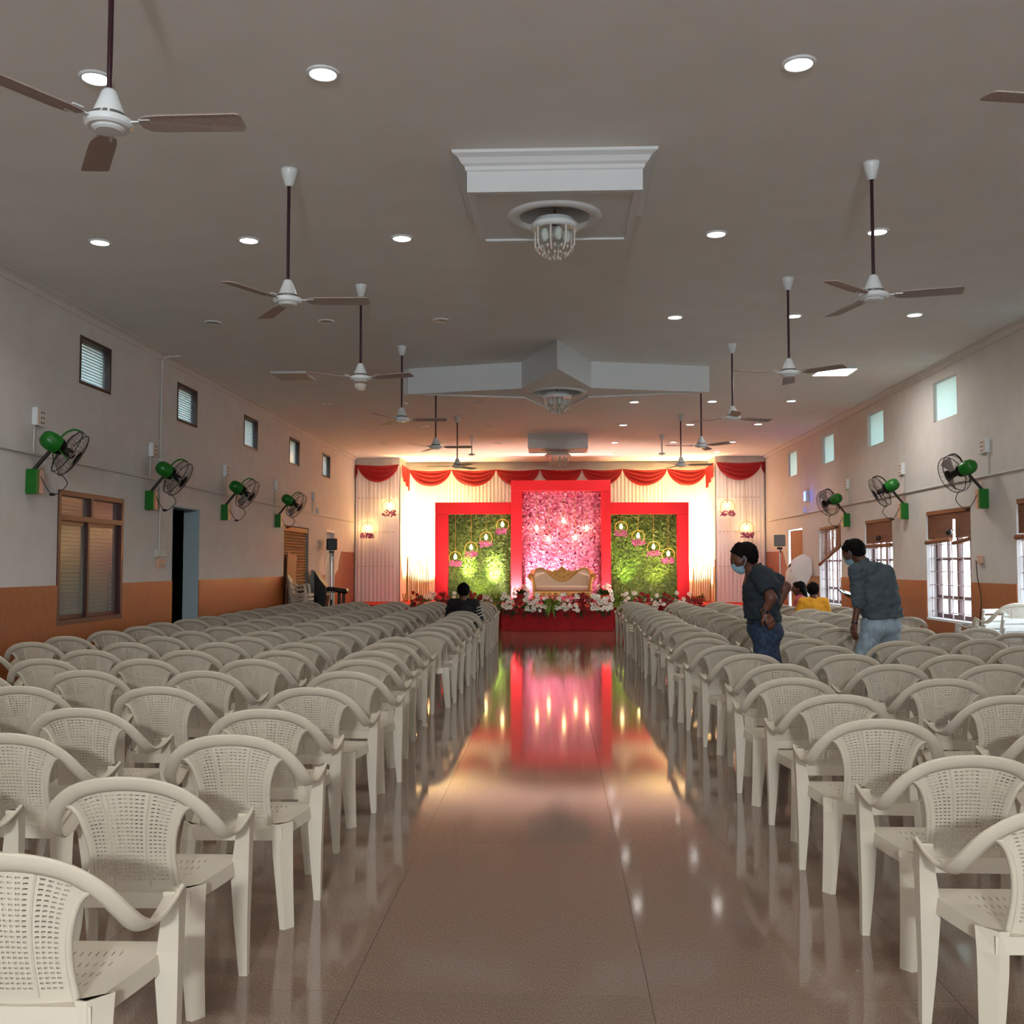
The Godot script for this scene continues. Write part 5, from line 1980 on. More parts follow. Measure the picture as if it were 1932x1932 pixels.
	# rear leg: folded outwards so that two faces show from behind
	var rl := [
		[0.0, [Vector2(0.258, 0.165), Vector2(0.226, 0.205), Vector2(0.204, 0.198)]],
		[0.15, [Vector2(0.250, 0.155), Vector2(0.213, 0.198), Vector2(0.186, 0.190)]],
		[0.30, [Vector2(0.243, 0.138), Vector2(0.198, 0.186), Vector2(0.166, 0.178)]],
		[0.36, [Vector2(0.240, 0.128), Vector2(0.194, 0.182), Vector2(0.162, 0.174)]],
		[0.425, [Vector2(0.236, 0.108), Vector2(0.190, 0.172), Vector2(0.156, 0.166)]]]
	chair_parts.rear_a = folded_leg(rl, 0.007)
	chair_parts.rear_b = folded_leg(mirrored(rl), 0.007)


func make_chair(m: Material, label: String, group: String, called := "plastic_chair") -> Node3D:
	var o := thing(called, label, "chair", Vector3.ZERO, 0.0, group)
	o.set_meta("base_name", called)
	inst("seat", chair_parts.seat, m, o)
	inst("backrest", chair_parts.back, m, o)
	inst("back_rim", chair_parts.rim, m, o)
	inst("armrest", chair_parts.arm_a, m, o)
	inst("armrest", chair_parts.arm_b, m, o)
	inst("leg", chair_parts.front_a, m, o)
	inst("leg", chair_parts.front_b, m, o)
	inst("leg", chair_parts.rear_a, m, o)
	inst("leg", chair_parts.rear_b, m, o)
	return o


func build_chairs() -> void:
	make_chair_meshes()
	var ord := ["next to the aisle", "second from the aisle", "third from the aisle", "fourth from the aisle", "closest to the wall"]
	var nth := ["first", "second", "third", "fourth", "fifth", "sixth", "seventh", "eighth", "ninth", "tenth", "eleventh"]
	# distance of each back from the camera's end, row by row
	var zl := [2.51, 3.41, 4.27, 5.03, 5.93, 6.83, 7.68, 8.47, 9.33, 10.10, 10.95, 11.80, 12.62, 13.42, 14.25, 15.08, 15.90, 16.75, 17.55, 18.35, 19.15, 19.95]
	var zr := [3.11, 3.93, 4.83, 5.73, 6.56, 7.49, 8.32, 9.18, 10.03, 10.97, 11.85, 12.70, 13.52, 14.35, 15.2, 16.05, 16.9, 17.75, 18.55, 19.3, 20.05]
	var xl := [-1.42, -2.32, -3.12, -3.92, -4.85]
	var xr := [1.53, 2.41, 3.20, 4.10, 4.83]
	var fix := {"L0": [-1.371, -1.443, -1.365, -1.444, -1.411, -1.392, -1.465, -1.52, -1.53, -1.55], "L1": [-2.30, -2.31, -2.306, -2.354, -2.316, -2.355, -2.29, -2.293, -2.362], "L2": [-3.1, -3.1, -3.1, -3.12, -3.159, -3.187, -3.117, -3.061, -3.089, -3.096], "R0": [1.51, 1.555, 1.506, 1.55, 1.504, 1.61, 1.541, 1.509, 1.44], "R1": [2.4, 2.4, 2.4, 2.466, 2.45, 2.403, 2.333, 2.39, 2.425, 2.45]}
	var proto: Node3D = null
	var r := RandomNumberGenerator.new()
	r.seed = 21
	for side in 2:
		var zs: Array = zl if side == 0 else zr
		var xs: Array = xl if side == 0 else xr
		var name_: String = "sliding-window" if side == 0 else "barred-window"
		for c in 5:
			var group := "cream armchairs %s, %s side" % [ord[c], name_]
			for k in zs.size():
				var zz: float = zs[k] + r.randf_range(-0.035, 0.035)
				var x: float = xs[c] + r.randf_range(-0.04, 0.04)
				var key := ("L" if side == 0 else "R") + str(c)
				if fix.has(key) and k < fix[key].size():
					x = fix[key][k]
					zz = zs[k]
				if side == 1 and c == 2 and k == 8:
					zz = 9.79
				# rows whose chairs stand wholly outside the frame are left out
				if 1048.0 + 1932.0 * (absf(x) - 0.45) / (zz + 0.15) * signf(x) < -330.0 or 1048.0 + 1932.0 * (absf(x) - 0.45) / (zz + 0.15) * signf(x) > 2262.0:
					continue
				if side == 1 and c == 4 and (zz < 10.5 or (zz > 12.3 and zz < 13.6)):
					continue
				var from_end := k if k < 11 else zs.size() - 1 - k
				var label := "cream plastic armchair, %s row from the %s, %s, %s side" % [nth[from_end], "entrance end" if k < 11 else "stage", ord[c], name_]
				var at := Vector3(x, 0, -(zz + 0.245))
				var turn := r.randf_range(-0.05, 0.05)
				if side == 0 and c == 0 and k == 16:
					var bc := make_chair(M.chair, "cream plastic armchair under the seated person in black", "")
					bc.position = Vector3(-1.45, 0, at.z)
					continue
				if proto == null:
					proto = make_chair(M.chair, label, group)
					proto.position = at
					proto.rotation.y = turn
				else:
					copy_of(proto, at, turn, label, group)
	# stacked chairs in the blind-hung doorway
	for k in 7:
		var o := copy_of(proto, Vector3(-5.20, 0.012 + 0.085 * k, -20.85 + 0.012 * k), -PI / 2 + 0.12, "cream plastic armchair, %s from the floor in the stack before the slat blind" % nth[k], "stacked chairs by the wooden blind")
		o.rotation.z = 0.0
	# white chairs with slatted backs beside the wall
	for k in 3:
		slatted_chair(Vector3(5.34, 0.09 * k, -13.0 - 0.01 * k), 0.30, "white slat-backed chair in the stack by the wall socket, %s" % ["lowest", "middle", "topmost"][k])
	for k in 3:
		slatted_chair(Vector3(5.35, 0.09 * k, -12.42 - 0.01 * k), 0.22, "white slat-backed chair in the stack under a cream armchair, %s" % ["lowest", "middle", "uppermost white"][k])
	copy_of(proto, Vector3(5.34, 0.27, -12.45), 0.2, "cream plastic armchair on top of white slat-backed chairs by the wall", "")


func slatted_chair(at: Vector3, turn: float, label: String) -> void:
	var o := thing("slatted_chair", label, "chair", at, turn, "white slat-backed chairs")
	var m: Material = M.chair_white
	inst("seat", chair_parts.seat, m, o)
	var st := mb()
	for s in [-1.0, 1.0]:
		tube(st, [Vector3(s * 0.20, 0.40, 0.16), Vector3(s * 0.215, 0.62, 0.20), Vector3(s * 0.21, 0.80, 0.235)], 0.016, 8)
	obj("back_post", st, m, o)
	for k in 5:
		st = mb()
		var y := 0.50 + 0.07 * k
		cbox(st, Vector3(0, y, 0.178 + 0.06 * (y - 0.5)), Vector3(0.41, 0.042 if k < 4 else 0.06, 0.014), 0.005)
		obj("back_slat", st, m, o)
	inst("armrest", chair_parts.arm_a, m, o)
	inst("armrest", chair_parts.arm_b, m, o)
	inst("leg", chair_parts.front_a, m, o)
	inst("leg", chair_parts.front_b, m, o)
	inst("leg", chair_parts.rear_a, m, o)
	inst("leg", chair_parts.rear_b, m, o)


# ---------------------------------------------------------------- people: smooth bodies meshed from tapered limbs
func new_acc() -> Dictionary:
	return {"v": PackedVector3Array(), "n": PackedVector3Array(), "i": PackedInt32Array()}


# bones: [a, b, radius at a, radius at b]; cuts: [point, normal], what lies on the normal's side is kept
func blob(acc: Dictionary, bones: Array, k: float, cell: float, cuts := [], wob := 0.0, wfreq := 14.0) -> void:
	var lo := Vector3(1e9, 1e9, 1e9)
	var hi := -lo
	for b in bones:
		var r: float = maxf(b[2], b[3])
		lo = lo.min(b[0] - Vector3.ONE * r).min(b[1] - Vector3.ONE * r)
		hi = hi.max(b[0] + Vector3.ONE * r).max(b[1] + Vector3.ONE * r)
	var pad := k * 0.5 + 3.0 * cell + wob
	lo -= Vector3.ONE * pad
	hi += Vector3.ONE * pad
	var nx := int((hi.x - lo.x) / cell) + 2
	var ny := int((hi.y - lo.y) / cell) + 2
	var nz := int((hi.z - lo.z) / cell) + 2
	var g := PackedFloat32Array()
	g.resize(nx * ny * nz)
	g.fill(1.0)
	for b in bones:
		var a: Vector3 = b[0]
		var ab: Vector3 = b[1] - a
		var l2 := maxf(ab.length_squared(), 1e-9)
		var ra: float = b[2]
		var dr: float = b[3] - ra
		var reach := maxf(ra, ra + dr) + k + 2.0 * cell
		var p0: Vector3 = (a.min(b[1]) - Vector3.ONE * reach - lo) / cell
		var p1: Vector3 = (a.max(b[1]) + Vector3.ONE * reach - lo) / cell
		for z in range(maxi(0, int(p0.z)), mini(nz, int(p1.z) + 1)):
			for y in range(maxi(0, int(p0.y)), mini(ny, int(p1.y) + 1)):
				var row := (z * ny + y) * nx
				for x in range(maxi(0, int(p0.x)), mini(nx, int(p1.x) + 1)):
					var p := lo + Vector3(x, y, z) * cell - a
					var t := clampf(p.dot(ab) / l2, 0.0, 1.0)
					var d := (p - ab * t).length() - ra - dr * t
					var o := g[row + x]
					var h := maxf(k - absf(o - d), 0.0)
					g[row + x] = minf(o, d) - h * h * 0.25 / maxf(k, 1e-6)
	var noise := FastNoiseLite.new()
	noise.seed = 5
	noise.frequency = wfreq / 10.0
	noise.fractal_octaves = 2
	if cuts.size() or wob > 0.0:
		for z in nz:
			for y in ny:
				var row := (z * ny + y) * nx
				for x in nx:
					var d := g[row + x]
					if d < 3.0 * cell:
						var p := lo + Vector3(x, y, z) * cell
						if wob > 0.0:
							d += wob * noise.get_noise_3d(p.x * 10.0, p.y * 14.0, p.z * 10.0)
						for c in cuts:
							d = maxf(d, -(p - c[0]).dot(c[1]))
						g[row + x] = d
	var off := [0, 1, nx, nx + 1, nx * ny, nx * ny + 1, nx * ny + nx, nx * ny + nx + 1]
	var edges := [[0, 1], [2, 3], [4, 5], [6, 7], [0, 2], [1, 3], [4, 6], [5, 7], [0, 4], [1, 5], [2, 6], [3, 7]]
	var cor := []
	for q in 8:
		cor.append(Vector3(q & 1, (q >> 1) & 1, q >> 2))
	var idx := {}
	var v: PackedVector3Array = acc.v
	var first := v.size()
	var lim := 2.2 * cell + wob
	for z in nz - 1:
		for y in ny - 1:
			var row := (z * ny + y) * nx
			for x in nx - 1:
				var at := row + x
				if absf(g[at]) > lim:
					continue
				var inside := 0
				for q in 8:
					if g[at + off[q]] < 0.0:
						inside += 1
				if inside == 0 or inside == 8:
					continue
				var s := Vector3.ZERO
				var c := 0
				for e in edges:
					var a := g[at + off[e[0]]]
					var b := g[at + off[e[1]]]
					if (a < 0.0) != (b < 0.0):
						s += cor[e[0]].lerp(cor[e[1]], a / (a - b))
						c += 1
				idx[at] = v.size()
				v.append(lo + (Vector3(x, y, z) + s / c) * cell)
	var ind: PackedInt32Array = acc.i
	var step := [1, nx, nx * ny]
	for at in idx.keys():
		var a := g[at]
		for ax in 3:
			var b := g[at + step[ax]]
			if (a < 0.0) == (b < 0.0):
				continue
			var s1: int = step[(ax + 1) % 3]
			var s2: int = step[(ax + 2) % 3]
			var i0: int = idx.get(at - s1 - s2, -1)
			var i1: int = idx.get(at - s2, -1)
			var i2: int = idx[at]
			var i3: int = idx.get(at - s1, -1)
			if i0 < 0 or i1 < 0 or i3 < 0:
				continue
			if a < 0.0:
				ind.append_array([i0, i2, i1, i0, i3, i2])
			else:
				ind.append_array([i0, i1, i2, i0, i2, i3])
	acc.v = v
	acc.i = ind
	var n: PackedVector3Array = acc.n
	n.resize(v.size())
	for t in range(0, ind.size(), 3):
		if ind[t] < first:
			continue
		var f := (v[ind[t + 2]] - v[ind[t]]).cross(v[ind[t + 1]] - v[ind[t]])
		for q in 3:
			n[ind[t + q]] += f
	for q in range(first, n.size()):
		n[q] = n[q].normalized()
	acc.n = n


func acc_mesh(acc: Dictionary) -> ArrayMesh:
	var arr := []
	arr.resize(Mesh.ARRAY_MAX)
	arr[Mesh.ARRAY_VERTEX] = acc.v
	arr[Mesh.ARRAY_NORMAL] = acc.n
	arr[Mesh.ARRAY_INDEX] = acc.i
	var m := ArrayMesh.new()
	m.add_surface_from_arrays(Mesh.PRIMITIVE_TRIANGLES, arr)
	return m


func hand(acc: Dictionary, w: Vector3, dir: Vector3, side: Vector3, palm: Vector3, curl: float) -> void:
	dir = dir.normalized()
	side = (side - dir * side.dot(dir)).normalized()
	palm = (palm - dir * palm.dot(dir) - side * palm.dot(side)).normalized()
	var bones := [[w - dir * 0.02, w + dir * 0.03, 0.024, 0.026]]
	var lens := [0.78, 0.92, 1.0, 0.95]
	for i in 4:
		var off := side * (-0.030 + 0.0195 * i)
		var kn := w + dir * (0.088 - 0.004 * absf(i - 1.5)) + off
		bones.append([w + dir * 0.02 + off * 0.7, kn, 0.0155, 0.0125])
		var p := kn
		var d := dir
		for j in 3:
			var a = curl * [0.7, 1.0, 0.8][j]
			d = (d * cos(a) + palm * sin(a)).normalized()
			palm = (palm - d * palm.dot(d)).normalized()
			var e: Vector3 = p + d * lens[i] * [0.040, 0.026, 0.020][j]
			bones.append([p, e, 0.0098 - 0.0008 * j, 0.0090 - 0.0008 * j])
			p = e
		palm = side.cross(dir) * signf(side.cross(dir).dot(palm))
	var t0 := w + dir * 0.028 + side * 0.026
	var t1 := t0 + (dir * 0.7 + side * 0.8 + palm * 0.3).normalized() * 0.038
	var t2 := t1 + (dir * 0.9 + side * 0.2 + palm * 0.5 * (0.4 + curl)).normalized() * 0.032
	bones.append([t0, t1, 0.014, 0.0115])
	bones.append([t1, t2, 0.0112, 0.009])
	blob(acc, bones, 0.010, 0.005)


func head(o: Node3D, skin: Dictionary, c: Vector3, f: Vector3, masked: bool, long_hair := false) -> void:
	f = f.normalized()
	var s := Vector3.UP.cross(f).normalized() * -1.0
	var u := s.cross(f).normalized()
	if u.y < 0:
		u = -u
	var skull := [[c + u * 0.030 - f * 0.035, c + u * 0.034 + f * 0.022, 0.088, 0.078], [c - u * 0.01 - f * 0.03, c + f * 0.03, 0.078, 0.070]]
	var face := [[c - u * 0.02 + f * 0.035, c - u * 0.082 + f * 0.052, 0.058, 0.034], [c + u * 0.016 + f * 0.086, c + u * 0.018 + f * 0.088, 0.02, 0.02],
		[c + u * 0.012 + f * 0.098, c - u * 0.024 + f * 0.112, 0.010, 0.0145], [c - u * 0.052 + f * 0.082 - s * 0.018, c - u * 0.052 + f * 0.082 + s * 0.018, 0.012, 0.012],
		[c - f * 0.02 - u * 0.05, c - f * 0.045 - u * 0.13, 0.056, 0.054]]
	for q in [-1.0, 1.0]:
		face.append([c + s * q * 0.080 + u * 0.012 - f * 0.004, c + s * q * 0.084 - u * 0.026 + f * 0.002, 0.016, 0.011])
		face.append([c + s * q * 0.042 - u * 0.018 + f * 0.058, c + s * q * 0.040 - u * 0.022 + f * 0.060, 0.028, 0.028])
	blob(skin, skull + face, 0.022, 0.007)
	# hair
	var h := new_acc()
	var hs := []
	for b in skull:
		hs.append([b[0], b[1], b[2] + 0.013, b[3] + 0.010])
	var cuts := [[c - u * 0.005 + f * 0.012, (u * 0.62 - f * 0.78).normalized()]]
	if long_hair:
		hs.append([c - f * 0.07, c - f * 0.10 - u * 0.25, 0.06, 0.045])
	else:
		cuts.append([c - u * 0.085, u])
	blob(h, hs, 0.02, 0.008, cuts, 0.010, 30.0)
	if not long_hair:
		blob(h, [[c + u * 0.085 + f * 0.055, c + u * 0.11 + f * 0.0, 0.03, 0.035]], 0.02, 0.008, [], 0.008, 30.0)
	inst("hair", acc_mesh(h), M.hair, o)
	for q in [-1.0, 1.0]:
		var st := mb()
		ball(st, c + u * 0.004 + f * 0.088 + s * q * 0.033, Vector3(0.013, 0.009, 0.013), 8, 5)
		var e := obj("eye", st, M.slat_tan, o)
		st = mb()
		ball(st, c + u * 0.004 + f * 0.098 + s * q * 0.033, Vector3(0.006, 0.006, 0.006), 8, 5)
		obj("iris", st, M.black, e)
	if masked:
		var m := new_acc()
		blob(m, [[c - u * 0.022 + f * 0.042, c - u * 0.084 + f * 0.058, 0.064, 0.042], [c - u * 0.028 + f * 0.105, c - u * 0.06 + f * 0.098, 0.022, 0.024]], 0.03, 0.007, [[c + f * 0.030, f], [c - u * 0.014, -u]], 0.0)
		var mm := inst("face_mask", acc_mesh(m), M.mask, o)
		var st := mb()
		for q in [-1.0, 1.0]:
			tube(st, [c - u * 0.03 + f * 0.05 + s * q * 0.062, c + u * 0.012 - f * 0.0 + s * q * 0.098, c - f * 0.014 + s * q * 0.094 - u * 0.01], 0.003, 5)
			tube(st, [c - u * 0.085 + f * 0.05 + s * q * 0.04, c - u * 0.03 + f * 0.0 + s * q * 0.092, c - f * 0.014 + s * q * 0.094 - u * 0.01], 0.003, 5)
		obj("ear_loops", st, M.mask, mm)


func build_people() -> void:
	# --- standing man in the dark shirt, turned to the sliding windows, hands at his hips
	var o := thing("person", "standing person in a dark blue shirt and jeans, face mask, hands on hips", "person", Vector3(1.86, 0, -8.95))
	var B := Vector3(1.86, 0, -8.95)
	var P := func(x: float, y: float, z: float) -> Vector3: return Vector3(x, y, z) - B
	var neck: Vector3 = P.call(1.745, 1.485, -8.93)
	var hc: Vector3 = P.call(1.625, 1.585, -8.93)
	var chest: Vector3 = P.call(1.775, 1.33, -8.93)
	var pel: Vector3 = P.call(1.79, 0.99, -8.95)
	var shl: Vector3 = P.call(1.725, 1.435, -8.74)
	var shr: Vector3 = P.call(1.825, 1.435, -9.09)
	var ell: Vector3 = P.call(1.80, 1.25, -8.66)
	var wrl: Vector3 = P.call(1.745, 1.125, -8.68)
	var elr: Vector3 = P.call(2.03, 1.33, -9.14)
	var wrr: Vector3 = P.call(1.925, 1.13, -9.06)
	var hl: Vector3 = P.call(1.785, 0.95, -8.86)
	var hr: Vector3 = P.call(1.805, 0.95, -9.03)
	var kl: Vector3 = P.call(1.81, 0.50, -8.85)
	var kr: Vector3 = P.call(1.90, 0.50, -9.02)
	var al: Vector3 = P.call(1.87, 0.075, -8.86)
	var ar: Vector3 = P.call(1.96, 0.075, -9.02)
	var skin := new_acc()
	blob(skin, [[neck - Vector3(0, 0.06, 0), hc - Vector3(-0.02, 0.05, 0), 0.06, 0.052], [neck - Vector3(0, 0.1, 0), pel, 0.12, 0.12], [shl, shr, 0.05, 0.05], [shl, ell, 0.05, 0.041], [ell, wrl, 0.042, 0.029], [shr, elr, 0.05, 0.041], [elr, wrr, 0.042, 0.029], [hl, kl, 0.075, 0.055], [kl, al, 0.052, 0.036], [hr, kr, 0.075, 0.055], [kr, ar, 0.052, 0.036]], 0.03, 0.013)
	head(o, skin, hc, Vector3(-0.88, -0.34, -0.10), true)
	hand(skin, wrl, Vector3(0.45, -0.75, 0.15), Vector3(-0.7, -0.35, 0.2), Vector3(0.1, 0.0, -1.0), 0.55)
	hand(skin, wrr, Vector3(-0.5, -0.7, 0.2), Vector3(0.5, -0.4, -0.2), Vector3(-0.3, 0.0, 1.0), 0.5)
	inst("body", acc_mesh(skin), M.skin, o)
	var sh := new_acc()
	blob(sh, [[neck - Vector3(0.0, 0.06, 0), chest, 0.085, 0.145], [chest, pel, 0.150, 0.155], [shl * 0.85 + shr * 0.15, shl * 0.15 + shr * 0.85, 0.083, 0.083], [chest + Vector3(-0.05, 0, 0.09), pel + Vector3(-0.03, 0.1, 0.07), 0.105, 0.125], [chest + Vector3(-0.03, 0, -0.1), pel + Vector3(-0.02, 0.1, -0.07), 0.105, 0.12]], 0.05, 0.013, [[Vector3(0, 1.035, 0), Vector3(0.12, 1, 0)]], 0.022, 9.0)
	blob(sh, [[shl, shl.lerp(ell, 0.95), 0.082, 0.072]], 0.03, 0.012, [[shl.lerp(ell, 0.72), (shl - ell).normalized()]], 0.012, 12.0)
	blob(sh, [[shr, shr.lerp(elr, 0.95), 0.082, 0.072]], 0.03, 0.012, [[shr.lerp(elr, 0.72), (shr - elr).normalized()]], 0.012, 12.0)
	blob(sh, [[neck + Vector3(-0.01, -0.02, 0.0), neck + Vector3(-0.035, 0.035, 0), 0.072, 0.066]], 0.02, 0.010, [[neck + Vector3(-0.03, 0.03, 0), Vector3(0.5, -0.8, 0).normalized()]])
	inst("shirt", acc_mesh(sh), M.shirt_navy, o)
	var tr := new_acc()
	blob(tr, [[pel, pel + Vector3(0, 0.08, 0), 0.142, 0.135], [hl, kl, 0.115, 0.082], [kl, al, 0.080, 0.068], [hr, kr, 0.115, 0.082], [kr, ar, 0.080, 0.068], [hl + Vector3(0.06, 0, 0), hr + Vector3(0.06, 0, 0), 0.095, 0.095]], 0.04, 0.014, [[Vector3(0, 1.07, 0), Vector3(0, -1, 0)]], 0.012, 9.0)
	inst("jeans", acc_mesh(tr), M.jeans_dark, o)
	var bt := mb()
	var ringp := []
	for k in 25:
		var a := TAU * k / 24
		ringp.append(pel + Vector3(cos(a) * 0.135, 0.035, sin(a) * 0.135))
	tube(bt, ringp, 0.014, 6, false)
	obj("belt", bt, M.black, o)
	bt = mb()
	tube(bt, [wrl + (ell - wrl).normalized() * 0.005, wrl + (ell - wrl).normalized() * 0.03], 0.034, 12)
	obj("watch", bt, M.black, o)
	shoes(o, al, ar, Vector3(-1, 0, -0.1))

	# --- standing man in the slate shirt, looking at his phone
	B = Vector3(3.16, 0, -10.6)
	o = thing("person", "standing person in a slate grey shirt and pale jeans looking at a phone", "person", B)
	P = func(x: float, y: float, z: float) -> Vector3: return Vector3(x, y, z) - B
	neck = P.call(3.155, 1.54, -10.60)
	hc = P.call(3.055, 1.655, -10.66)
	chest = P.call(3.225, 1.36, -10.60)
	pel = P.call(3.30, 0.96, -10.60)
	shl = P.call(3.03, 1.465, -10.48)
	shr = P.call(3.33, 1.465, -10.66)
	ell = P.call(3.045, 1.17, -10.46)
	wrl = P.call(2.995, 0.935, -10.46)
	elr = P.call(3.36, 1.19, -10.82)
	wrr = P.call(3.15, 1.185, -10.93)
	hl = P.call(3.21, 0.92, -10.56)
	hr = P.call(3.39, 0.92, -10.64)
	kl = P.call(3.10, 0.50, -10.58)
	kr = P.call(3.42, 0.50, -10.66)
	al = P.call(3.06, 0.075, -10.55)
	ar = P.call(3.44, 0.075, -10.62)
	skin = new_acc()
	blob(skin, [[neck - Vector3(0, 0.06, 0), hc - Vector3(-0.02, 0.05, 0), 0.058, 0.052], [neck - Vector3(0, 0.1, 0), pel, 0.11, 0.11], [shl, shr, 0.05, 0.05], [shl, ell, 0.048, 0.04], [ell, wrl, 0.041, 0.028], [shr, elr, 0.048, 0.04], [elr, wrr, 0.041, 0.028], [hl, kl, 0.072, 0.053], [kl, al, 0.05, 0.036], [hr, kr, 0.072, 0.053], [kr, ar, 0.05, 0.036]], 0.03, 0.013)
	head(o, skin, hc, Vector3(-0.66, -0.42, -0.50), true)
	hand(skin, wrl, Vector3(-0.05, -1.0, 0.0), Vector3(-0.4, 0.0, -0.9), Vector3(0.9, 0.0, -0.3), 0.3)
	hand(skin, wrr, Vector3(-0.95, 0.25, -0.1), Vector3(0.1, 0.2, -0.9), Vector3(-0.1, 1.0, 0.2), 0.45)
	inst("body", acc_mesh(skin), M.skin, o)
	sh = new_acc()
	blob(sh, [[neck - Vector3(0, 0.06, 0), chest, 0.085, 0.135], [chest, pel, 0.148, 0.150], [shl * 0.85 + shr * 0.15, shl * 0.15 + shr * 0.85, 0.085, 0.085], [chest + Vector3(-0.10, 0, 0.05), pel + Vector3(-0.07, 0.05, 0.05), 0.105, 0.125], [chest + Vector3(0.10, 0, -0.05), pel + Vector3(0.07, 0.05, -0.05), 0.115, 0.130], [chest + Vector3(0.12, 0.06, 0.0), pel + Vector3(0.1, 0.05, 0.0), 0.11, 0.12]], 0.05, 0.013, [[Vector3(0, 0.975, 0), Vector3(-0.05, 1, 0)]], 0.024, 8.0)
	blob(sh, [[shl, ell, 0.080, 0.066], [ell, ell.lerp(wrl, 0.6), 0.064, 0.055]], 0.03, 0.012, [[ell.lerp(wrl, 0.32), (ell - wrl).normalized()]], 0.014, 12.0)
	blob(sh, [[shr, elr, 0.080, 0.066], [elr, elr.lerp(wrr, 0.6), 0.064, 0.055]], 0.03, 0.012, [[elr.lerp(wrr, 0.5), (elr - wrr).normalized()]], 0.014, 12.0)
	blob(sh, [[neck + Vector3(-0.01, -0.02, 0.0), neck + Vector3(-0.03, 0.04, -0.015), 0.072, 0.066]], 0.02, 0.010, [[neck + Vector3(-0.03, 0.035, 0), Vector3(0.4, -0.85, 0.3).normalized()]])
	inst("shirt", acc_mesh(sh), M.shirt_slate, o)
	tr = new_acc()
	blob(tr, [[pel, pel + Vector3(0, 0.06, 0), 0.140, 0.135], [hl, kl, 0.118, 0.086], [kl, al, 0.084, 0.072], [hr, kr, 0.118, 0.086], [kr, ar, 0.084, 0.072], [hl + Vector3(0.03, -0.02, 0.06), hr + Vector3(0.0, -0.02, 0.06), 0.10, 0.10]], 0.04, 0.014, [[Vector3(0, 1.04, 0), Vector3(0, -1, 0)]], 0.012, 9.0)
	inst("jeans", acc_mesh(tr), M.jeans_light, o)
	bt = mb()
	tube(bt, [wrl + (ell - wrl).normalized() * 0.0, wrl + (ell - wrl).normalized() * 0.02], 0.033, 12)
	obj("wrist_band", bt, M.black, o)
	shoes(o, al, ar, Vector3(-0.5, 0, -0.85))
	# his phone
	var ph := thing("mobile_phone", "black mobile phone with a lit screen in the hand of the slate-shirted person", "phone", Vector3(3.045, 1.235, -10.93))
	var PB := Basis(Vector3.UP, 0.35) * Basis(Vector3.RIGHT, 0.5) * Basis(Vector3(0, 0, 1), -0.25)
	var st := mb()
	cbox(st, Vector3.ZERO, Vector3(0.165, 0.011, 0.085), 0.004, PB)
	obj("case", st, M.black, ph)
	st = mb()
	box(st, PB * Vector3(0.0, 0.0068, 0), Vector3(0.14, 0.0015, 0.072), PB)
	obj("screen", st, M.screen, ph)

	seated("seated person in a black jacket beside the aisle, seen from behind", Vector3(-1.45, 0, -16.17), 0.0, M.cloth_black, M.cloth_black, 0.0, true)
	seated("seated person in a yellow shirt, seen from behind", Vector3(4.25, 0, -17.16), 0.0, M.cloth_yellow, M.jeans_dark, 0.02, false)
	seated("seated person in a pink top and a black patterned skirt", Vector3(4.28, 0, -18.15), PI * 0.42, M.cloth_pink, M.cloth_print, 0.03, false, true)


func shoes(o: Node3D, a: Vector3, b: Vector3, f: Vector3) -> void:
	for p in [a, b]:
		var acc := new_acc()
		var g: Vector3 = p * Vector3(1, 0, 1) + Vector3(0, 0.042, 0)
		blob(acc, [[g - f * 0.05, g + f * 0.13, 0.042, 0.036], [g, p, 0.045, 0.042]], 0.03, 0.012, [[Vector3(0, 0.002, 0), Vector3.UP]])
		inst("shoe", acc_mesh(acc), M.black, o)


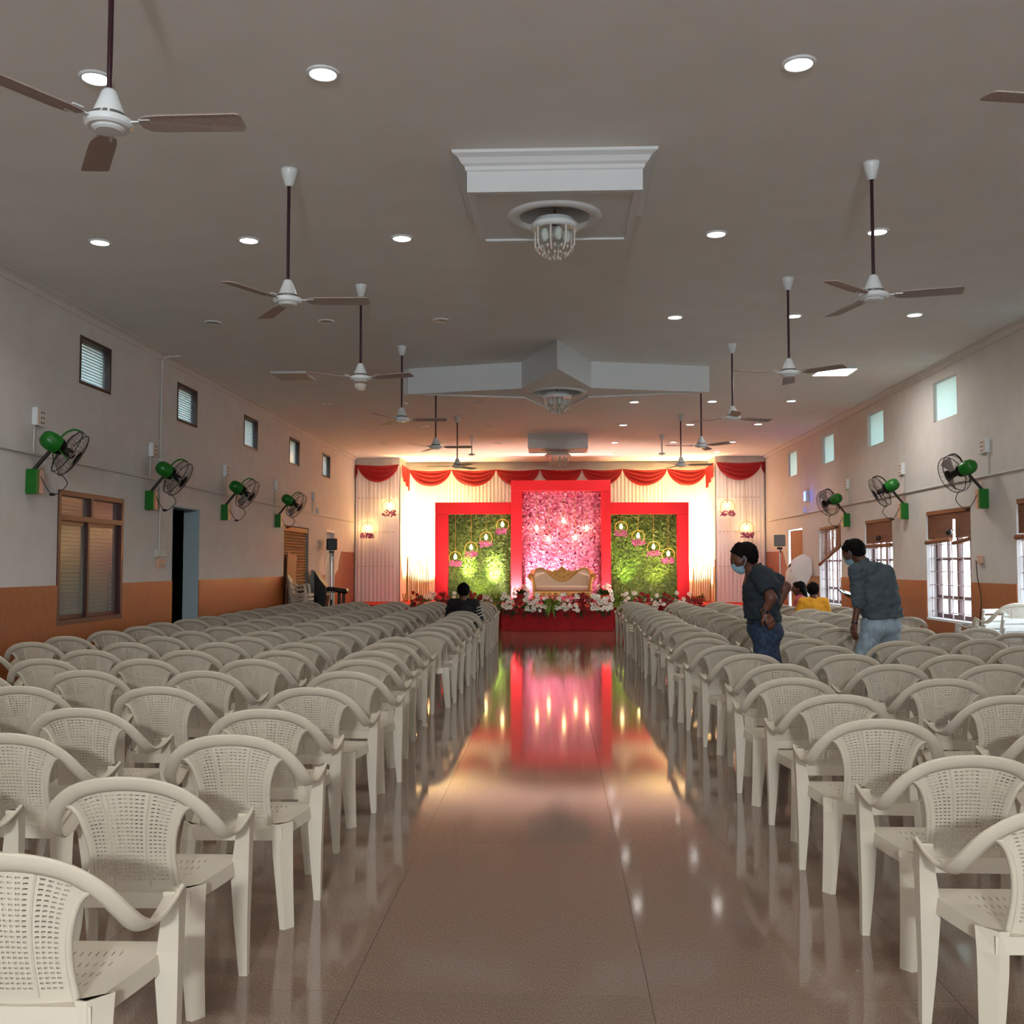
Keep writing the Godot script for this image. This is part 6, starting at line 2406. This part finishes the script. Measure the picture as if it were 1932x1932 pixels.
func seated(label: String, at: Vector3, turn: float, top: Material, low: Material, lean: float, striped: bool, long_hair := false) -> void:
	# sits on a chair that faces -z; 'at' is the seat's middle on the floor
	var o := thing("person", label, "person", at, turn)
	var pel := Vector3(0, 0.55, 0.02)
	var chest := Vector3(0, 0.82, 0.05 - lean)
	var neck := Vector3(0, 0.99, 0.03 - lean)
	var hc := Vector3(0, 1.115, -0.005 - lean)
	var skin := new_acc()
	var tops := new_acc()
	var legs := new_acc()
	var sb := [[neck - Vector3(0, 0.05, 0), hc - Vector3(0, 0.06, -0.01), 0.055, 0.05], [chest, pel, 0.11, 0.11]]
	var tb := [[neck - Vector3(0, 0.07, 0), chest, 0.09, 0.125], [chest, pel, 0.13, 0.14], [Vector3(-0.15, 0.925, 0.03 - lean), Vector3(0.15, 0.925, 0.03 - lean), 0.075, 0.075], [Vector3(-0.10, 0.82, 0.04 - lean), Vector3(-0.08, 0.55, 0.02), 0.09, 0.11], [Vector3(0.10, 0.82, 0.04 - lean), Vector3(0.08, 0.55, 0.02), 0.09, 0.11]]
	var lb := [[Vector3(-0.08, 0.52, 0.02), Vector3(0.08, 0.52, 0.02), 0.10, 0.10]]
	for s in [-1.0, 1.0]:
		var sh := Vector3(s * 0.19, 0.92, 0.03 - lean)
		var el := Vector3(s * 0.245, 0.69, -0.02)
		var wr := Vector3(s * 0.14, 0.63, -0.26)
		sb.append_array([[sh, el, 0.046, 0.038], [el, wr, 0.038, 0.028]])
		tb.append_array([[sh, el, 0.068, 0.058], [el, el.lerp(wr, 0.6), 0.055, 0.048]])
		hand(skin, wr, Vector3(-s * 0.2, -0.2, -1.0), Vector3(-s * 1.0, 0.2, 0.1), Vector3(0, -1, 0), 0.4)
		var kn := Vector3(s * 0.12, 0.53, -0.40)
		var an := Vector3(s * 0.13, 0.08, -0.36)
		sb.append_array([[Vector3(s * 0.09, 0.53, 0.0), kn, 0.065, 0.05], [kn, an, 0.048, 0.035]])
		lb.append_array([[Vector3(s * 0.09, 0.53, 0.0), kn, 0.092, 0.072], [kn, an, 0.070, 0.060]])
	blob(skin, sb, 0.03, 0.016)
	head(o, skin, hc, Vector3(0, -0.12, -1), striped, long_hair)
	inst("body", acc_mesh(skin), M.skin, o)
	blob(tops, tb, 0.04, 0.016, [[Vector3(0, 0.50, 0), Vector3.UP]], 0.012, 9.0)
	inst("jacket" if striped else "top", acc_mesh(tops), top, o)
	blob(legs, lb, 0.04, 0.016)
	inst("skirt" if long_hair else "trousers", acc_mesh(legs), low, o)
	if striped:
		var st := mb()
		for q in 4:
			var c := Vector3(0.225, 0.88, 0.025).lerp(Vector3(0.25, 0.72, -0.01), q / 3.5)
			tube(st, [c, c + Vector3(0.004, -0.014, -0.003)], 0.074, 14)
		obj("sleeve_stripes", st, M.strip_white, o)
	shoes(o, Vector3(-0.13, 0.08, -0.36), Vector3(0.13, 0.08, -0.36), Vector3(0, 0, -1))


# ---------------------------------------------------------------- sound and photo gear beside the stage
func speaker_on_stand(at: Vector3, box_y: float, turn: float, m: Material, pole_m: Material, label: String, stand_label: String) -> void:
	var o := thing("speaker_stand", stand_label, "speaker stand", at, turn)
	var st := mb()
	tube(st, [Vector3(0, 0.35, 0), Vector3(0, box_y - 0.14, 0)], 0.018, 10)
	obj("pole", st, pole_m, o)
	st = mb()
	lathe(st, [Vector2(0.03, 0.6), Vector2(0.032, 0.7), Vector2(0.02, 0.72)], 12)
	obj("collar", st, M.black, o)
	for k in 3:
		var a := TAU * k / 3 + 0.4
		var d := Vector3(cos(a), 0, sin(a))
		st = mb()
		tube(st, [Vector3(0, 0.66, 0), d * 0.30 + Vector3(0, 0.012, 0)], 0.012, 8)
		tube(st, [Vector3(0, 0.36, 0), d * 0.17 + Vector3(0, 0.29, 0)], 0.008, 6)
		obj("leg", st, M.black, o)
	st = mb()
	box(st, Vector3(0, box_y - 0.18, 0), Vector3(0.12, 0.05, 0.05))
	tube(st, [Vector3(0, box_y - 0.15, 0), Vector3(0.02, box_y - 0.28, 0.03)], 0.014, 6)
	obj("bracket", st, M.black, o)
	var s := thing("loudspeaker", label, "loudspeaker", at + Vector3(0, box_y, 0), turn)
	st = mb()
	cbox(st, Vector3.ZERO, Vector3(0.25, 0.27, 0.20), 0.015)
	obj("cabinet", st, m, s)
	st = mb()
	cbox(st, Vector3(0, 0, 0.102), Vector3(0.22, 0.24, 0.012), 0.005)
	obj("grille", st, m, s)


func build_equipment() -> void:
	speaker_on_stand(Vector3(-5.28, 0, -24.0), 2.02, 0.25, M.black, M.chrome, "black loudspeaker on a chrome pole stand before the pale door", "chrome pole tripod stand carrying the black loudspeaker")
	speaker_on_stand(Vector3(5.22, 0, -24.1), 2.10, -0.3, M.grey_box, M.fan_white, "grey loudspeaker on a stand above the white umbrella", "pale tripod stand carrying the grey loudspeaker")
	# white photo umbrella on its stand
	var o := thing("photo_umbrella", "white photo umbrella tilted on its stand beside the curtained doorway", "umbrella", Vector3(5.33, 0, -23.2))
	var ax := Vector3(-0.75, 0.25, 0.35).normalized()
	var B := Basis.looking_at(ax, Vector3.UP) * Basis(Vector3.RIGHT, -PI / 2)
	var c := Vector3(-0.05, 1.40, 0)
	for k in 8:
		var st := mb()
		var f := func(u: float, v: float) -> Vector3:
			var a := TAU * (k + u) / 8.0
			var r := 0.46 * v * (1.0 - 0.05 * sin(u * PI))
			return c + B * Vector3(cos(a) * r, -0.20 * v * v, sin(a) * r)
		sheet(st, 6, 6, f)
		obj("canopy_panel", st, M.umbrella, o)
	var st := mb()
	tube(st, [c + B * Vector3(0, 0.05, 0), c + B * Vector3(0, -0.5, 0)], 0.006, 6)
	obj("shaft", st, M.black, o)
	st = mb()
	tube(st, [Vector3(0.2, 0.02, -0.1), Vector3(0.16, 1.15, -0.1)], 0.014, 8)
	for k in 3:
		var a := TAU * k / 3
		tube(st, [Vector3(0.2, 0.5, -0.1), Vector3(0.2 + cos(a) * 0.13, 0.01, -0.1 + sin(a) * 0.3)], 0.009, 6)
	obj("stand", st, M.fan_white, o)
	st = mb()
	tri(st, c + B * Vector3(0.06, 0.012, 0.1), c + B * Vector3(0.16, 0.008, 0.05), c + B * Vector3(0.12, 0.008, 0.16))
	tri(st, c + B * Vector3(0.06, 0.012, 0.1), c + B * Vector3(0.12, 0.008, 0.16), c + B * Vector3(0.05, 0.008, 0.17))
	obj("dark_patch", st, M.bark, o)
	# white cloth-covered stand below it
	st = mb()
	lathe(st, [Vector2(0.24, 0.0), Vector2(0.22, 0.35), Vector2(0.16, 0.75), Vector2(0.09, 1.0), Vector2(0, 1.02)], 14, Transform3D(Basis.from_scale(Vector3(0.8, 1, 0.6)), Vector3(5.46, 0, -22.68)), false)
	tag(obj("covered_stand", st, M.umbrella), "white cloth-covered stand below the photo umbrella", "covered stand")
	# keyboard on its stand, draped in black, by the pale door
	o = thing("keyboard", "black electronic keyboard with a dark cover on folding stand legs", "keyboard", Vector3(-4.85, 0, -22.75))
	st = mb()
	cbox(st, Vector3(0.0, 0.98, 0), Vector3(0.46, 0.09, 0.34), 0.03, Basis(Vector3(0, 0, 1), -0.12))
	cbox(st, Vector3(0.10, 0.96, 0.12), Vector3(0.30, 0.10, 0.2), 0.04, Basis(Vector3(0, 0, 1), -0.2))
	obj("body", st, M.black, o)
	st = mb()
	cbox(st, Vector3(-0.12, 0.93, 0.19), Vector3(0.22, 0.025, 0.02), 0.006)
	obj("key_strip", st, M.grey_box, o)
	for x in [0.02, 0.12]:
		st = mb()
		tube(st, [Vector3(x, 0.93, 0.05), Vector3(x, 0.02, 0.05)], 0.02, 8)
		tube(st, [Vector3(x, 0.93, -0.1), Vector3(x, 0.02, -0.1)], 0.02, 8)
		obj("leg", st, M.black, o)
	o = thing("covered_case", "black draped equipment case leaning beside the keyboard", "equipment case", Vector3(-5.30, 0, -22.7))
	st = mb()
	prism(st, PackedVector2Array([Vector2(-0.07, 0.0), Vector2(0.12, 0.0), Vector2(0.16, 0.5), Vector2(0.22, 0.85), Vector2(0.20, 1.05), Vector2(0.06, 1.22), Vector2(-0.05, 1.40), Vector2(-0.07, 1.40)]), -0.25, 0.1)
	obj("black_cover", st, M.black, o)
	st = mb()
	cbox(st, Vector3(-0.09, 0.72, 0.12), Vector3(0.06, 1.40, 0.04), 0.006)
	cbox(st, Vector3(-0.135, 0.66, 0.12), Vector3(0.05, 1.30, 0.04), 0.006)
	obj("grey_boards", st, M.grey_box, o)
	o = thing("wooden_stool", "small dark stool with splayed legs in front of the keyboard", "stool", Vector3(-5.0, 0, -22.25))
	st = mb()
	lathe(st, [Vector2(0, 0.50), Vector2(0.13, 0.50), Vector2(0.14, 0.52), Vector2(0.13, 0.54), Vector2(0, 0.54)], 14)
	obj("seat", st, M.dark_wood, o)
	for k in 4:
		var a := TAU * k / 4 + 0.4
		st = mb()
		tube(st, [Vector3(cos(a) * 0.06, 0.50, sin(a) * 0.06), Vector3(cos(a) * 0.17, 0.01, sin(a) * 0.17)], 0.012, 6)
		obj("leg", st, M.dark_wood, o)
